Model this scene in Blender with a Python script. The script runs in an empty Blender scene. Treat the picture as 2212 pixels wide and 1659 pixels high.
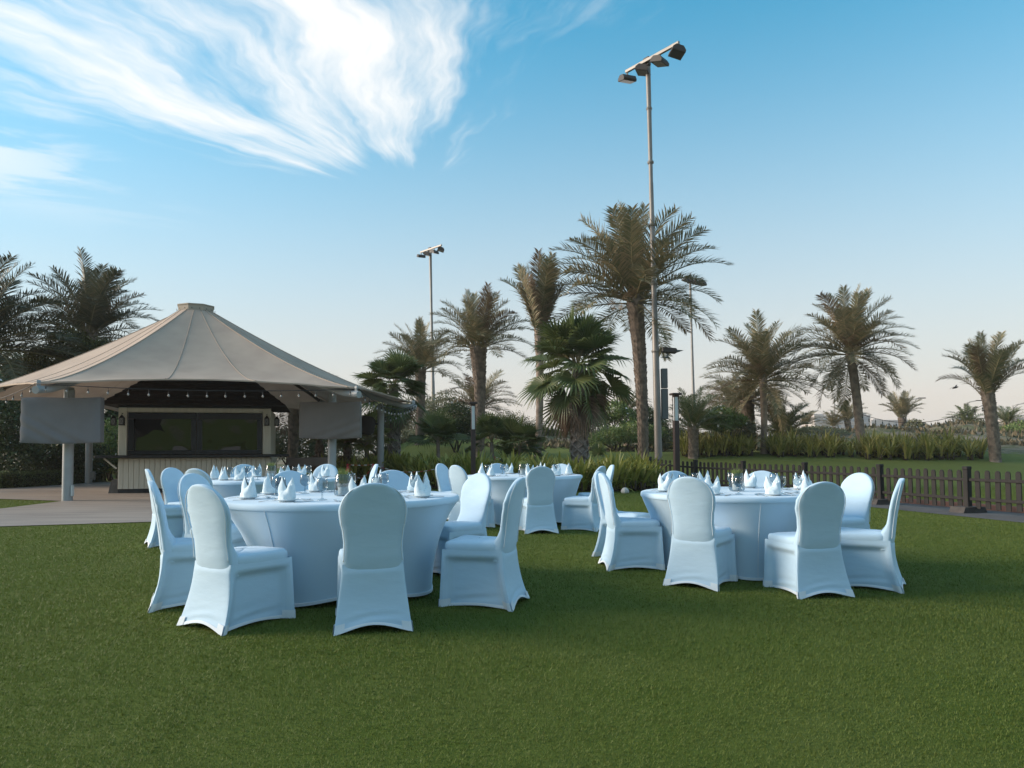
import bpy, math, random
import numpy as np
from mathutils import Vector, Matrix, Euler
from mathutils.geometry import tessellate_polygon

random.seed(7)
rng = np.random.default_rng(7)
R = math.radians
SC = bpy.context.scene
COL = SC.collection

# ---------------------------------------------------------------- camera
CAM_H, FOC, PITCH, ROLL, SHIFT = 1.125, 1560.0, R(2.5), R(-0.4), 0.0348
W0, H0 = 2212.0, 1659.0            # the photograph as studied, in pixels
cam_d = bpy.data.cameras.new('camera')
cam = bpy.data.objects.new('camera', cam_d)
COL.objects.link(cam)
cam_d.sensor_width = 36.0
cam_d.lens = 36.0 * FOC / W0
cam_d.shift_y = SHIFT
cam_d.clip_start = 0.05
cam_d.clip_end = 6000
CAM_R = Matrix.Rotation(math.pi / 2 + PITCH, 3, 'X') @ Matrix.Rotation(ROLL, 3, 'Z')
cam.matrix_world = Matrix.Translation((0, 0, CAM_H)) @ CAM_R.to_4x4()
SC.camera = cam

def P(u, v, Y):
    """survey helper: the point at distance Y seen at photo position (u, v)"""
    d = CAM_R @ Vector(((u - W0 / 2) / FOC, -(v - H0 / 2 - SHIFT * W0) / FOC, -1.0))
    k = Y / d.y
    return Vector((d.x * k, Y, CAM_H + d.z * k))

# ---------------------------------------------------------------- light
SUN_EL, SUN_AZ = R(19), R(-86)      # azimuth measured from +Y (view direction) towards +X
SKY_STRENGTH = 0.15
SUN_STRENGTH = 2.5
EXPOSURE = 1.18
SC.view_settings.view_transform = 'Standard'
SC.view_settings.look = 'None'
SC.view_settings.exposure = EXPOSURE
SC.view_settings.gamma = 1.0
SC.view_settings.use_curve_mapping = False

world = bpy.data.worlds.new('World')
SC.world = world
world.use_nodes = True
WT = world.node_tree
WT.nodes.clear()

def wnode(t, **kw):
    n = WT.nodes.new(t)
    for k, v in kw.items():
        setattr(n, k, v)
    return n

def wlink(val, sock):
    if hasattr(val, 'is_output'):
        WT.links.new(val, sock)
    else:
        sock.default_value = val

def wm(op, a, b=None, c=None, clamp=False):
    n = wnode('ShaderNodeMath', operation=op, use_clamp=clamp)
    wlink(a, n.inputs[0])
    if b is not None:
        wlink(b, n.inputs[1])
    if c is not None:
        wlink(c, n.inputs[2])
    return n.outputs[0]

def wss(x, lo, hi, a=0.0, b=1.0):
    n = wnode('ShaderNodeMapRange', interpolation_type='SMOOTHSTEP')
    wlink(x, n.inputs['Value'])
    for k, v in (('From Min', lo), ('From Max', hi), ('To Min', a), ('To Max', b)):
        n.inputs[k].default_value = v
    return n.outputs[0]

def wnoise(x, y, z, scale, detail=6, rough=0.6, dist=0.0):
    c = wnode('ShaderNodeCombineXYZ')
    for s, q in zip(c.inputs, (x, y, z)):
        wlink(q, s)
    n = wnode('ShaderNodeTexNoise')
    WT.links.new(c.outputs[0], n.inputs['Vector'])
    n.inputs['Scale'].default_value = scale
    n.inputs['Detail'].default_value = detail
    n.inputs['Roughness'].default_value = rough
    n.inputs['Distortion'].default_value = dist
    return n.outputs['Fac']

def build_sky():
    out = wnode('ShaderNodeOutputWorld')
    bg = wnode('ShaderNodeBackground')
    bg.inputs['Strength'].default_value = SKY_STRENGTH
    sky = wnode('ShaderNodeTexSky')
    sky.sky_type = 'NISHITA'
    sky.sun_disc = False
    sky.sun_elevation = SUN_EL
    sky.sun_rotation = SUN_AZ
    sky.air_density = 1.0
    sky.dust_density = 0.25
    sky.ozone_density = 3.0
    tc = wnode('ShaderNodeTexCoord')
    sp = wnode('ShaderNodeSeparateXYZ')
    WT.links.new(tc.outputs['Generated'], sp.inputs[0])
    x, y, z = sp.outputs
    zc = wm('MAXIMUM', z, 0.03)
    px, py = wm('DIVIDE', x, zc), wm('DIVIDE', y, zc)      # position on a high, flat cloud sheet
    # wind-torn cirrus that fans out from one tip
    dx, dy = wm('ADD', px, 0.38), wm('SUBTRACT', py, 2.88)
    wob = wnoise(px, py, 3.1, 1.6, 4)
    ang = wm('ADD', wm('ARCTAN2', dx, wm('MULTIPLY', dy, -1.0)), wm('MULTIPLY_ADD', wob, 0.30, -0.15))
    rad = wm('SQRT', wm('ADD', wm('MULTIPLY', dx, dx), wm('MULTIPLY', dy, dy)))
    streak = wnoise(wm('MULTIPLY', ang, 4.2), wm('MULTIPLY', rad, 1.1), 0.7, 1.25, 8, 0.55, 0.08)
    fine = wnoise(wm('MULTIPLY', ang, 13.0), wm('MULTIPLY', rad, 1.9), 5.2, 1.6, 8, 0.60, 0.12)
    a_left = wss(ang, -1.0, -0.55)
    a_right = wss(ang, -0.10, 0.66, 1.0, 0.0)
    am = wm('MULTIPLY', a_left, a_right)
    am = wm('MULTIPLY', am, wss(rad, 0.30, 0.58))
    am = wm('MULTIPLY', am, wss(rad, 1.6, 2.8, 1.0, 0.35))
    f1 = wm('ADD', wm('MULTIPLY_ADD', streak, 1.9, -0.98), wm('MULTIPLY_ADD', fine, 0.80, -0.37))
    d1 = wss(wm('ADD', wm('MULTIPLY', am, 0.72), f1), 0.10, 1.30)
    d1 = wm('MULTIPLY', d1, wss(am, 0.0, 0.22))
    # thin bands of cloud; the unseen ones overhead are added to warm the light
    rx = wm('ADD', wm('MULTIPLY', px, 0.90), wm('MULTIPLY', py, 0.42))
    ry = wm('SUBTRACT', wm('MULTIPLY', py, 0.90), wm('MULTIPLY', px, 0.42))
    band = wnoise(wm('MULTIPLY', rx, 1.3), wm('MULTIPLY', ry, 3.4), 1.9, 1.2, 9, 0.62, 0.5)
    reg = wm('MAXIMUM', wss(px, -2.0, -1.15, 1.0, 0.0), wm('MULTIPLY', wss(py, 0.1, 1.1, 1.0, 0.0), 0.6))
    d2 = wm('MULTIPLY', wss(wm('MULTIPLY_ADD', reg, 0.20, band), 0.535, 0.72), reg)
    d2 = wm('MULTIPLY', d2, wss(z, 0.25, 0.36))
    dens = wm('MAXIMUM', d1, d2)
    dens = wm('MULTIPLY', dens, 0.93)
    mix = wnode('ShaderNodeMix', data_type='RGBA')
    WT.links.new(dens, mix.inputs[0])
    hs = wnode('ShaderNodeHueSaturation')
    hs.inputs['Saturation'].default_value = SKY_SAT
    hs.inputs['Value'].default_value = SKY_VAL
    hs.inputs['Hue'].default_value = SKY_HUE
    WT.links.new(sky.outputs[0], hs.inputs['Color'])
    # dusty air low over the coast, the same all round
    low = wnode('ShaderNodeMix', data_type='RGBA')
    h1 = wm('POWER', wss(z, -0.05, 0.74, 1.0, 0.0), 1.5)
    wlink(wm('MULTIPLY', h1, 0.97), low.inputs[0])
    WT.links.new(hs.outputs[0], low.inputs[6])
    low.inputs[7].default_value = DUST_COL
    WT.links.new(low.outputs[2], mix.inputs[6])
    mix.inputs[7].default_value = CLOUD_COL
    WT.links.new(mix.outputs[2], bg.inputs['Color'])
    WT.links.new(bg.outputs[0], out.inputs['Surface'])

SKY_SAT, SKY_VAL, SKY_HUE = 1.38, 0.78, 0.467
CLOUD_COL = (3.5, 3.38, 3.25, 1)
DUST_COL = (2.42, 2.08, 1.88, 1)
build_sky()

sun_d = bpy.data.lights.new('sun', 'SUN')
sun_d.energy = SUN_STRENGTH
sun_d.angle = R(28)
sun_d.color = (1.0, 0.84, 0.68)
sun = bpy.data.objects.new('sun', sun_d)
COL.objects.link(sun)
sdir = Vector((math.sin(SUN_AZ) * math.cos(SUN_EL), math.cos(SUN_AZ) * math.cos(SUN_EL), math.sin(SUN_EL)))
sun.rotation_euler = sdir.to_track_quat('Z', 'Y').to_euler()
sun.location = (-30, 0, 30)

# ---------------------------------------------------------------- mesh helpers
class MB:
    """collects faces of one part; build() links them as one mesh object"""
    def __init__(self):
        self.v, self.f, self.m = [], [], []
        self.mi = 0
    def add(self, verts, faces):
        b = len(self.v)
        self.v.extend([tuple(p) for p in verts])
        self.f.extend([tuple(i + b for i in f) for f in faces])
        self.m.extend([self.mi] * len(faces))
        return self
    def box(self, c, s, rot=None):
        x, y, z = s[0] / 2, s[1] / 2, s[2] / 2
        vs = [Vector(p) for p in ((-x, -y, -z), (x, -y, -z), (x, y, -z), (-x, y, -z), (-x, -y, z), (x, -y, z), (x, y, z), (-x, y, z))]
        if rot is not None:
            vs = [rot @ p for p in vs]
        c = Vector(c)
        return self.add([p + c for p in vs], [(3, 2, 1, 0), (4, 5, 6, 7), (0, 1, 5, 4), (1, 2, 6, 5), (2, 3, 7, 6), (3, 0, 4, 7)])
    def bbox(self, c, s, b=0.01, rot=None):
        """box with chamfered edges"""
        x, y, z = s[0] / 2, s[1] / 2, s[2] / 2
        b = min(b, x * .9, y * .9, z * .9)
        rings = [(x - b, y - b, -z), (x, y, -z + b), (x, y, z - b), (x - b, y - b, z)]
        vs, fs = [], []
        for (a, d, h) in rings:
            e = b if (a == x) else b * .5
            loop = [(-a + e, -d), (a - e, -d), (a, -d + e), (a, d - e), (a - e, d), (-a + e, d), (-a, d - e), (-a, -d + e)]
            vs += [Vector((p, q, h)) for p, q in loop]
        for r in range(3):
            for i in range(8):
                j = (i + 1) % 8
                fs.append((r * 8 + i, r * 8 + j, (r + 1) * 8 + j, (r + 1) * 8 + i))
        fs.append(tuple(reversed(range(8))))
        fs.append(tuple(range(24, 32)))
        if rot is not None:
            vs = [rot @ p for p in vs]
        c = Vector(c)
        return self.add([p + c for p in vs], fs)
    def tube(self, pts, rad, n=8, cap=True):
        pts = [Vector(p) for p in pts]
        if not hasattr(rad, '__len__'):
            rad = [rad] * len(pts)
        vs, fs = [], []
        ref = None
        for i, p in enumerate(pts):
            t = (pts[min(i + 1, len(pts) - 1)] - pts[max(i - 1, 0)]).normalized()
            if ref is None:
                ref = Vector((0, 0, 1)) if abs(t.z) < .9 else Vector((1, 0, 0))
            a = t.cross(ref).normalized()
            b = t.cross(a).normalized()
            ref = -b if False else ref
            for k in range(n):
                q = 2 * math.pi * k / n
                vs.append(p + a * (math.cos(q) * rad[i]) + b * (math.sin(q) * rad[i]))
        for i in range(len(pts) - 1):
            for k in range(n):
                j = (k + 1) % n
                fs.append((i * n + k, i * n + j, (i + 1) * n + j, (i + 1) * n + k))
        if cap:
            fs.append(tuple(reversed(range(n))))
            fs.append(tuple(range((len(pts) - 1) * n, len(pts) * n)))
        return self.add(vs, fs)
    def lathe(self, prof, n=16, c=(0, 0, 0), cap=False):
        vs, fs = [], []
        for r, z in prof:
            for k in range(n):
                q = 2 * math.pi * k / n
                vs.append((c[0] + r * math.cos(q), c[1] + r * math.sin(q), c[2] + z))
        for i in range(len(prof) - 1):
            for k in range(n):
                j = (k + 1) % n
                fs.append((i * n + k, i * n + j, (i + 1) * n + j, (i + 1) * n + k))
        if cap:
            fs.append(tuple(reversed(range(n))))
            fs.append(tuple(range((len(prof) - 1) * n, len(prof) * n)))
        return self.add(vs, fs)
    def grid(self, rows, closed=False):
        """rows: list of equally long lists of points"""
        n = len(rows[0])
        vs = [p for r in rows for p in r]
        fs = []
        for i in range(len(rows) - 1):
            for k in range(n if closed else n - 1):
                j = (k + 1) % n
                fs.append((i * n + k, i * n + j, (i + 1) * n + j, (i + 1) * n + k))
        return self.add(vs, fs)
    def prism(self, outline, c, depth, axis='y'):
        """outline in (x, z), pushed along y"""
        n = len(outline)
        vs = [(c[0] + a, c[1] - depth / 2, c[2] + b) for a, b in outline] + [(c[0] + a, c[1] + depth / 2, c[2] + b) for a, b in outline]
        fs = [tuple(range(n)), tuple(reversed(range(n, 2 * n)))]
        for i in range(n):
            j = (i + 1) % n
            fs.append((j, i, n + i, n + j))
        return self.add(vs, fs)
    def mesh(self, name, mats, smooth=False):
        me = bpy.data.meshes.new(name)
        me.from_pydata(self.v, [], self.f)
        if not isinstance(mats, (list, tuple)):
            mats = [mats]
        for m in mats:
            me.materials.append(m)
        if len(mats) > 1:
            me.polygons.foreach_set('material_index', self.m)
        if smooth:
            me.polygons.foreach_set('use_smooth', [True] * len(me.polygons))
            if isinstance(smooth, (int, float)) and smooth is not True:
                try:
                    me.set_sharp_from_angle(angle=R(smooth))
                except Exception:
                    pass
        me.update()
        return me
    def build(self, name, mats, parent=None, smooth=False, loc=None, rot=None):
        return link(name, self.mesh(name, mats, smooth), parent, loc, rot)

def link(name, me, parent=None, loc=None, rot=None, scale=None):
    o = bpy.data.objects.new(name, me)
    COL.objects.link(o)
    if parent is not None:
        o.parent = parent
    if loc is not None:
        o.location = loc
    if rot is not None:
        o.rotation_euler = rot
    if scale is not None:
        o.scale = scale if hasattr(scale, '__len__') else (scale,) * 3
    return o

def tag(o, label, cat, group=None):
    o['label'] = label
    o['category'] = cat
    if group:
        o['group'] = group
    return o

def thing(name, label, cat, loc=(0, 0, 0), rz=0.0, group=None, scale=1.0):
    o = bpy.data.objects.new(name, None)
    o.empty_display_size = 0.1
    COL.objects.link(o)
    o.location = loc
    o.rotation_euler = (0, 0, rz)
    o.scale = (scale,) * 3
    return tag(o, label, cat, group)

def dup(root, loc, rz, label, group=None):
    r = root.copy()
    COL.objects.link(r)
    r.location = loc
    r.rotation_euler = (0, 0, rz)
    r['label'] = label
    if group:
        r['group'] = group
    for ch in list(root.children):
        c = ch.copy()
        COL.objects.link(c)
        c.parent = r
        for g in ch.children:
            d = g.copy()
            COL.objects.link(d)
            d.parent = c
    return r

def np_mesh(name, verts, tris, mats, mat_idx=None, smooth=False):
    """verts (n,3), tris (m,k) arrays"""
    me = bpy.data.meshes.new(name)
    k = tris.shape[1]
    me.vertices.add(len(verts))
    me.vertices.foreach_set('co', np.ascontiguousarray(verts, dtype=np.float32).ravel())
    me.loops.add(tris.size)
    me.loops.foreach_set('vertex_index', np.ascontiguousarray(tris, dtype=np.int32).ravel())
    me.polygons.add(len(tris))
    me.polygons.foreach_set('loop_start', np.arange(0, tris.size, k, dtype=np.int32))
    if not isinstance(mats, (list, tuple)):
        mats = [mats]
    for m in mats:
        me.materials.append(m)
    if mat_idx is not None:
        me.polygons.foreach_set('material_index', np.asarray(mat_idx, dtype=np.int32))
    if smooth:
        me.polygons.foreach_set('use_smooth', np.ones(len(tris), dtype=bool))
    me.update(calc_edges=True)
    me.validate()
    return me

# ---------------------------------------------------------------- materials
MATS = {}
def mat(name, color, rough=0.7, color2=None, nscale=5.0, ndetail=4, bump=0.0, bscale=60.0, metal=0.0,
        spec=0.4, island=None, trans=0.0, sheen=0.0, coord='Object', stretch=None, contrast=(0.35, 0.65)):
    """procedural material: base colour, a second colour mixed by noise, optional fine relief"""
    if name in MATS:
        return MATS[name]
    m = bpy.data.materials.new(name)
    m.use_nodes = True
    nt = m.node_tree
    b = nt.nodes['Principled BSDF']
    b.inputs['Roughness'].default_value = rough
    b.inputs['Metallic'].default_value = metal
    b.inputs['Specular IOR Level'].default_value = spec
    if sheen:
        b.inputs['Sheen Weight'].default_value = sheen
    tc = nt.nodes.new('ShaderNodeTexCoord')
    mp = nt.nodes.new('ShaderNodeMapping')
    if stretch:
        mp.inputs['Scale'].default_value = stretch
    nt.links.new(tc.outputs[coord], mp.inputs[0])
    c1 = (*color, 1)
    col = None
    if color2 is not None:
        nz = nt.nodes.new('ShaderNodeTexNoise')
        nz.inputs['Scale'].default_value = nscale
        nz.inputs['Detail'].default_value = ndetail
        nt.links.new(mp.outputs[0], nz.inputs['Vector'])
        rp = nt.nodes.new('ShaderNodeMapRange')
        rp.inputs['From Min'].default_value = contrast[0]
        rp.inputs['From Max'].default_value = contrast[1]
        nt.links.new(nz.outputs['Fac'], rp.inputs['Value'])
        mx = nt.nodes.new('ShaderNodeMix')
        mx.data_type = 'RGBA'
        nt.links.new(rp.outputs[0], mx.inputs[0])
        mx.inputs[6].default_value = c1
        mx.inputs[7].default_value = (*color2, 1)
        col = mx.outputs[2]
    if island is not None:
        ge = nt.nodes.new('ShaderNodeNewGeometry')
        mx = nt.nodes.new('ShaderNodeMix')
        mx.data_type = 'RGBA'
        pw = nt.nodes.new('ShaderNodeMath')
        pw.operation = 'POWER'
        nt.links.new(ge.outputs['Random Per Island'], pw.inputs[0])
        pw.inputs[1].default_value = island[3] if len(island) > 3 else 1.5
        nt.links.new(pw.outputs[0], mx.inputs[0])
        if col is not None:
            nt.links.new(col, mx.inputs[6])
        else:
            mx.inputs[6].default_value = c1
        mx.inputs[7].default_value = (*island[:3], 1)
        col = mx.outputs[2]
    if col is not None:
        nt.links.new(col, b.inputs['Base Color'])
    else:
        b.inputs['Base Color'].default_value = c1
    if bump:
        nb = nt.nodes.new('ShaderNodeTexNoise')
        nb.inputs['Scale'].default_value = bscale
        nb.inputs['Detail'].default_value = 5
        nt.links.new(mp.outputs[0], nb.inputs['Vector'])
        bp = nt.nodes.new('ShaderNodeBump')
        bp.inputs['Strength'].default_value = bump
        bp.inputs['Distance'].default_value = 0.02
        nt.links.new(nb.outputs['Fac'], bp.inputs['Height'])
        nt.links.new(bp.outputs[0], b.inputs['Normal'])
    if trans:
        tr = nt.nodes.new('ShaderNodeBsdfTranslucent')
        ms = nt.nodes.new('ShaderNodeMixShader')
        ms.inputs[0].default_value = trans
        if col is not None:
            nt.links.new(col, tr.inputs['Color'])
        else:
            tr.inputs['Color'].default_value = c1
        out = nt.nodes['Material Output']
        nt.links.new(b.outputs[0], ms.inputs[1])
        nt.links.new(tr.outputs[0], ms.inputs[2])
        nt.links.new(ms.outputs[0], out.inputs['Surface'])
    MATS[name] = m
    return m

def glass_mat(name, tint=(1, 1, 1), edge=0.5):
    m = bpy.data.materials.new(name)
    m.use_nodes = True
    nt = m.node_tree
    nt.nodes.remove(nt.nodes['Principled BSDF'])
    out = nt.nodes['Material Output']
    t = nt.nodes.new('ShaderNodeBsdfTransparent')
    t.inputs[0].default_value = (*tint, 1)
    g = nt.nodes.new('ShaderNodeBsdfGlossy')
    g.inputs['Roughness'].default_value = 0.02
    lw = nt.nodes.new('ShaderNodeLayerWeight')
    lw.inputs['Blend'].default_value = 0.5
    pw = nt.nodes.new('ShaderNodeMath')
    pw.operation = 'POWER'
    pw.inputs[1].default_value = 3.5
    nt.links.new(lw.outputs['Facing'], pw.inputs[0])
    ma = nt.nodes.new('ShaderNodeMath')
    ma.operation = 'MULTIPLY_ADD'
    ma.inputs[1].default_value = edge
    ma.inputs[2].default_value = 0.06
    nt.links.new(pw.outputs[0], ma.inputs[0])
    ms = nt.nodes.new('ShaderNodeMixShader')
    nt.links.new(ma.outputs[0], ms.inputs[0])
    nt.links.new(t.outputs[0], ms.inputs[1])
    nt.links.new(g.outputs[0], ms.inputs[2])
    nt.links.new(ms.outputs[0], out.inputs['Surface'])
    return m

FABRIC = mat('sky_tinted_white_fabric', (0.475, 0.645, 0.785), 0.75, (0.435, 0.605, 0.75), 3.0, 3, bump=0.16, bscale=8, sheen=0.2, stretch=(1, 1, 2.6))  # white cloth; the blue of the skylight is put into the base colour
FABRIC_T = mat('sky_tinted_table_fabric', (0.495, 0.655, 0.785), 0.75, (0.455, 0.615, 0.75), 2.0, 3, bump=0.06, bscale=7, sheen=0.2)  # white table cloth, skylight blue mixed into its colour too
HEM = mat('white_hem_fabric', (0.64, 0.71, 0.77), 0.8)
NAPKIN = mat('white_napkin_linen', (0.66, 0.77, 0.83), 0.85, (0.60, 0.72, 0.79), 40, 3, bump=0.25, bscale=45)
CHINA = mat('white_porcelain', (0.80, 0.80, 0.78), 0.15)
STEEL = mat('polished_steel', (0.55, 0.56, 0.57), 0.18, metal=1.0)
GLASS = glass_mat('clear_glass', (0.80, 0.84, 0.86), 0.9)
PLASTIC_W = mat('white_pot_enamel', (0.78, 0.78, 0.76), 0.4)
TURF_POT = mat('pot_grass_blades', (0.10, 0.16, 0.03), 0.6, island=(0.30, 0.33, 0.12, 1.5), trans=0.3)

# ---------------------------------------------------------------- the ground
def sstep(a, b, x):
    t = np.clip((x - a) / (b - a), 0, 1)
    return t * t * (3 - 2 * t)

def zg(x, y):
    x = np.asarray(x, dtype=float)
    y = np.asarray(y, dtype=float)
    z = -0.016 * (np.clip(x, -1.4, 9.0) + 1.4) * (1 - sstep(24, 36, y))
    side = sstep(-10, -4, x)
    far = 1 - sstep(58, 90, y)
    z = z + 0.98 * sstep(25, 35.5, y) * side * far
    lump = (0.55 * np.sin(x * .23 + 1.0) + 0.35 * np.sin(x * .61 + y * .17) + .25 * np.sin(x * 1.3 - y * .4 + 2.0) + .12 * np.sin(x * 2.9 + y * 1.7))
    crest = np.exp(-((y - 47.5 - 1.5 * np.sin(x * .2)) / 6.5) ** 2)
    z = z + (1.35 + .38 * lump) * crest * (0.35 + .65 * side)
    z = z + 0.10 * np.sin(x * 2.1 + y * .9) * np.sin(y * 1.3 - x * .7) * crest
    z = z + 7.0 * sstep(-6, -34, y) * (1 - sstep(-60, -200, y))      # unseen slope behind the camera, added and raised to block low sky light
    z = z + 0.75 * np.exp(-((x + 4.4) / 3.0) ** 2 - ((y - 38.5) / 3.5) ** 2)
    return z

def zf(x, y):
    return float(zg(x, y))

def inside(poly, x, y):
    x = np.asarray(x); y = np.asarray(y)
    r = np.zeros(x.shape, dtype=bool)
    n = len(poly)
    for i in range(n):
        x0, y0 = poly[i]
        x1, y1 = poly[(i + 1) % n]
        c = ((y0 > y) != (y1 > y))
        xx = (x1 - x0) * (y - y0) / ((y1 - y0) if y1 != y0 else 1e-9) + x0
        r ^= c & (x < xx)
    return r

PATIO = [(-12, 9.9), (-8, 11.3), (-5.9, 11.9), (-4.4, 13), (-3.4, 15.5), (-3.0, 19), (-3.4, 24.5), (-6, 28.6), (-16.5, 29.2), (-16.4, 26.8),
         (-17, 23.2), (-21, 22.8), (-21, 18.8), (-12.9, 18.3), (-10.75, 17.35), (-10.6, 15), (-14, 12.5)]
FENCE_POSTS = [(10.35, 10.0), (9.75, 12.25), (9.1, 14.5), (8.49, 16.7), (7.76, 19.2), (6.93, 21.7), (6.08, 24.0), (5.03, 26.5)]

def ground_mat():
    m = bpy.data.materials.new('turf_and_dune_ground')
    m.use_nodes = True
    nt = m.node_tree
    N = nt.nodes.new
    L = nt.links.new
    b = nt.nodes['Principled BSDF']
    b.inputs['Roughness'].default_value = 0.95
    b.inputs['Specular IOR Level'].default_value = 0.1
    tc = N('ShaderNodeTexCoord')
    def noise(s, d=5, r=0.6):
        n = N('ShaderNodeTexNoise')
        n.inputs['Scale'].default_value = s
        n.inputs['Detail'].default_value = d
        n.inputs['Roughness'].default_value = r
        L(tc.outputs['Object'], n.inputs['Vector'])
        return n.outputs['Fac']
    def mixc(f, a, c, lo=.35, hi=.65):
        r = N('ShaderNodeMapRange')
        r.inputs['From Min'].default_value = lo
        r.inputs['From Max'].default_value = hi
        L(f, r.inputs['Value'])
        x = N('ShaderNodeMix'); x.data_type = 'RGBA'
        L(r.outputs[0], x.inputs[0])
        for k, q in ((6, a), (7, c)):
            if hasattr(q, 'is_output'):
                L(q, x.inputs[k])
            else:
                x.inputs[k].default_value = (*q, 1)
        return x.outputs[2]
    turf = mixc(noise(1.1), (0.090, 0.128, 0.020), (0.112, 0.142, 0.030))
    fw = N('ShaderNodeAttribute'); fw.attribute_name = 'fairway'
    turf = mixc(fw.outputs['Fac'], turf, (0.165, 0.190, 0.055), 0, 1)
    turf = mixc(noise(90, 3), turf, (0.10, 0.130, 0.022), .5, .75)
    turf = mixc(noise(0.35, 3), turf, (0.135, 0.160, 0.045), .55, .80)
    dune = mixc(noise(0.9, 7, .7), (0.24, 0.195, 0.15), (0.11, 0.12, 0.06), .42, .56)
    dune = mixc(noise(5.0, 6, .7), dune, (0.34, 0.27, 0.20), .56, .66)
    dune = mixc(noise(2.2, 6, .7), dune, (0.06, 0.07, 0.04), .58, .68)
    at = N('ShaderNodeAttribute'); at.attribute_name = 'dune'
    ad = N('ShaderNodeMath'); ad.operation = 'MULTIPLY_ADD'
    L(noise(1.6, 6), ad.inputs[0]); ad.inputs[1].default_value = .9
    sb = N('ShaderNodeMath'); sb.operation = 'SUBTRACT'
    L(at.outputs['Fac'], sb.inputs[0]); sb.inputs[1].default_value = .45
    L(sb.outputs[0], ad.inputs[2])
    col = mixc(ad.outputs[0], turf, dune, .42, .58)
    L(col, b.inputs['Base Color'])
    bp = N('ShaderNodeBump')
    bp.inputs['Strength'].default_value = .7
    bp.inputs['Distance'].default_value = .03
    L(noise(140, 3), bp.inputs['Height'])
    L(bp.outputs[0], b.inputs['Normal'])
    return m

def make_ground():
    xs = np.concatenate([[-3000, -900, -300, -120], np.linspace(-60, -20, 30), np.linspace(-19, 36, 150), np.linspace(38, 80, 24), [140, 320, 900, 3000]])
    ys = np.concatenate([[-600, -210, -160, -110, -80, -60, -50, -42, -34, -27, -21, -16, -12, -8, -4], np.linspace(-1, 30, 70), np.linspace(30.3, 62, 140), np.linspace(64, 110, 20), [160, 300, 700, 1500, 4500]])
    X, Y = np.meshgrid(xs, ys)
    Z = zg(X, Y)
    n, w = len(ys), len(xs)
    idx = np.arange(n * w).reshape(n, w)
    q = np.stack([idx[:-1, :-1], idx[:-1, 1:], idx[1:, 1:], idx[1:, :-1]], -1).reshape(-1, 4)
    me = np_mesh('ground', np.stack([X, Y, Z], -1).reshape(-1, 3), q, ground_mat(), smooth=True)
    a = me.attributes.new('dune', 'FLOAT', 'POINT')
    edge = 40.5 + 1.5 * np.sin(X * .35) + 3.0 * np.exp(-((X + 4.4) / 4) ** 2)
    d = sstep(-2.0, 2.5, Y - edge)
    d = np.maximum(d, sstep(18.5, 24, X) * sstep(30, 36, Y))
    d = np.maximum(d, sstep(-7, -16, Y) * .8)  # dune tones on the added rear slope, to cut its green bounce
    fa = me.attributes.new('fairway', 'FLOAT', 'POINT')
    fa.data.foreach_set('value', sstep(23.5, 26.5, Y).astype(np.float32).ravel())
    a.data.foreach_set('value', d.astype(np.float32).ravel())
    o = link('ground', me)
    o['kind'] = 'structure'
make_ground()

def sheet(name, poly, lift, material, step=0.6):
    """flat sheet that follows the ground, cut to an outline"""
    tri = tessellate_polygon([[Vector((x, y, 0)) for x, y in poly]])
    verts = [Vector((x, y, 0)) for x, y in poly]
    faces = [tuple(t) for t in tri]
    mb = MB()
    mb.add([(p.x, p.y, zf(p.x, p.y) + lift) for p in verts], faces)
    me = mb.mesh(name, material)
    import bmesh
    bm = bmesh.new()
    bm.from_mesh(me)
    for _ in range(5):
        long = [e for e in bm.edges if e.calc_length() > step * 2]
        if not long:
            break
        bmesh.ops.subdivide_edges(bm, edges=long, cuts=1)
        bmesh.ops.triangulate(bm, faces=bm.faces)
    for v in bm.verts:
        v.co.z = zf(v.co.x, v.co.y) + lift
    bmesh.ops.recalc_face_normals(bm, faces=bm.faces)
    if sum(f.normal.z for f in bm.faces) < 0:
        bmesh.ops.reverse_faces(bm, faces=bm.faces)
    bm.to_mesh(me)
    bm.free()
    o = link(name, me)
    o['kind'] = 'structure'
    return o

PATIO_M = mat('weathered_deck_tile', (0.34, 0.285, 0.245), 0.5, (0.23, 0.19, 0.165), 1.0, 6, bump=0.15, bscale=6, stretch=(0.5, 4.5, 1), contrast=(.38, .66))
patio = sheet('patio', PATIO, 0.012, PATIO_M)
# path along the fence: offset the fence line to both sides
fl = [Vector((x, y, 0)) for x, y in FENCE_POSTS]
fd = (fl[-1] - fl[0]).normalized()
fn = Vector((-fd.y, fd.x, 0))          # towards the tables (left)
ASPHALT = mat('pale_asphalt', (0.105, 0.10, 0.10), 0.85, (0.075, 0.072, 0.072), 3, 5, bump=0.3, bscale=90)
pl_ = [p + fn * 0.95 for p in fl]
pr_ = [p - fn * 0.80 for p in fl]
path = sheet('path', [(p.x, p.y) for p in pl_] + [(p.x, p.y) for p in reversed(pr_)], 0.008, ASPHALT)
PATH_POLY = [(p.x, p.y) for p in pl_] + [(p.x, p.y) for p in reversed(pr_)]
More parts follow.
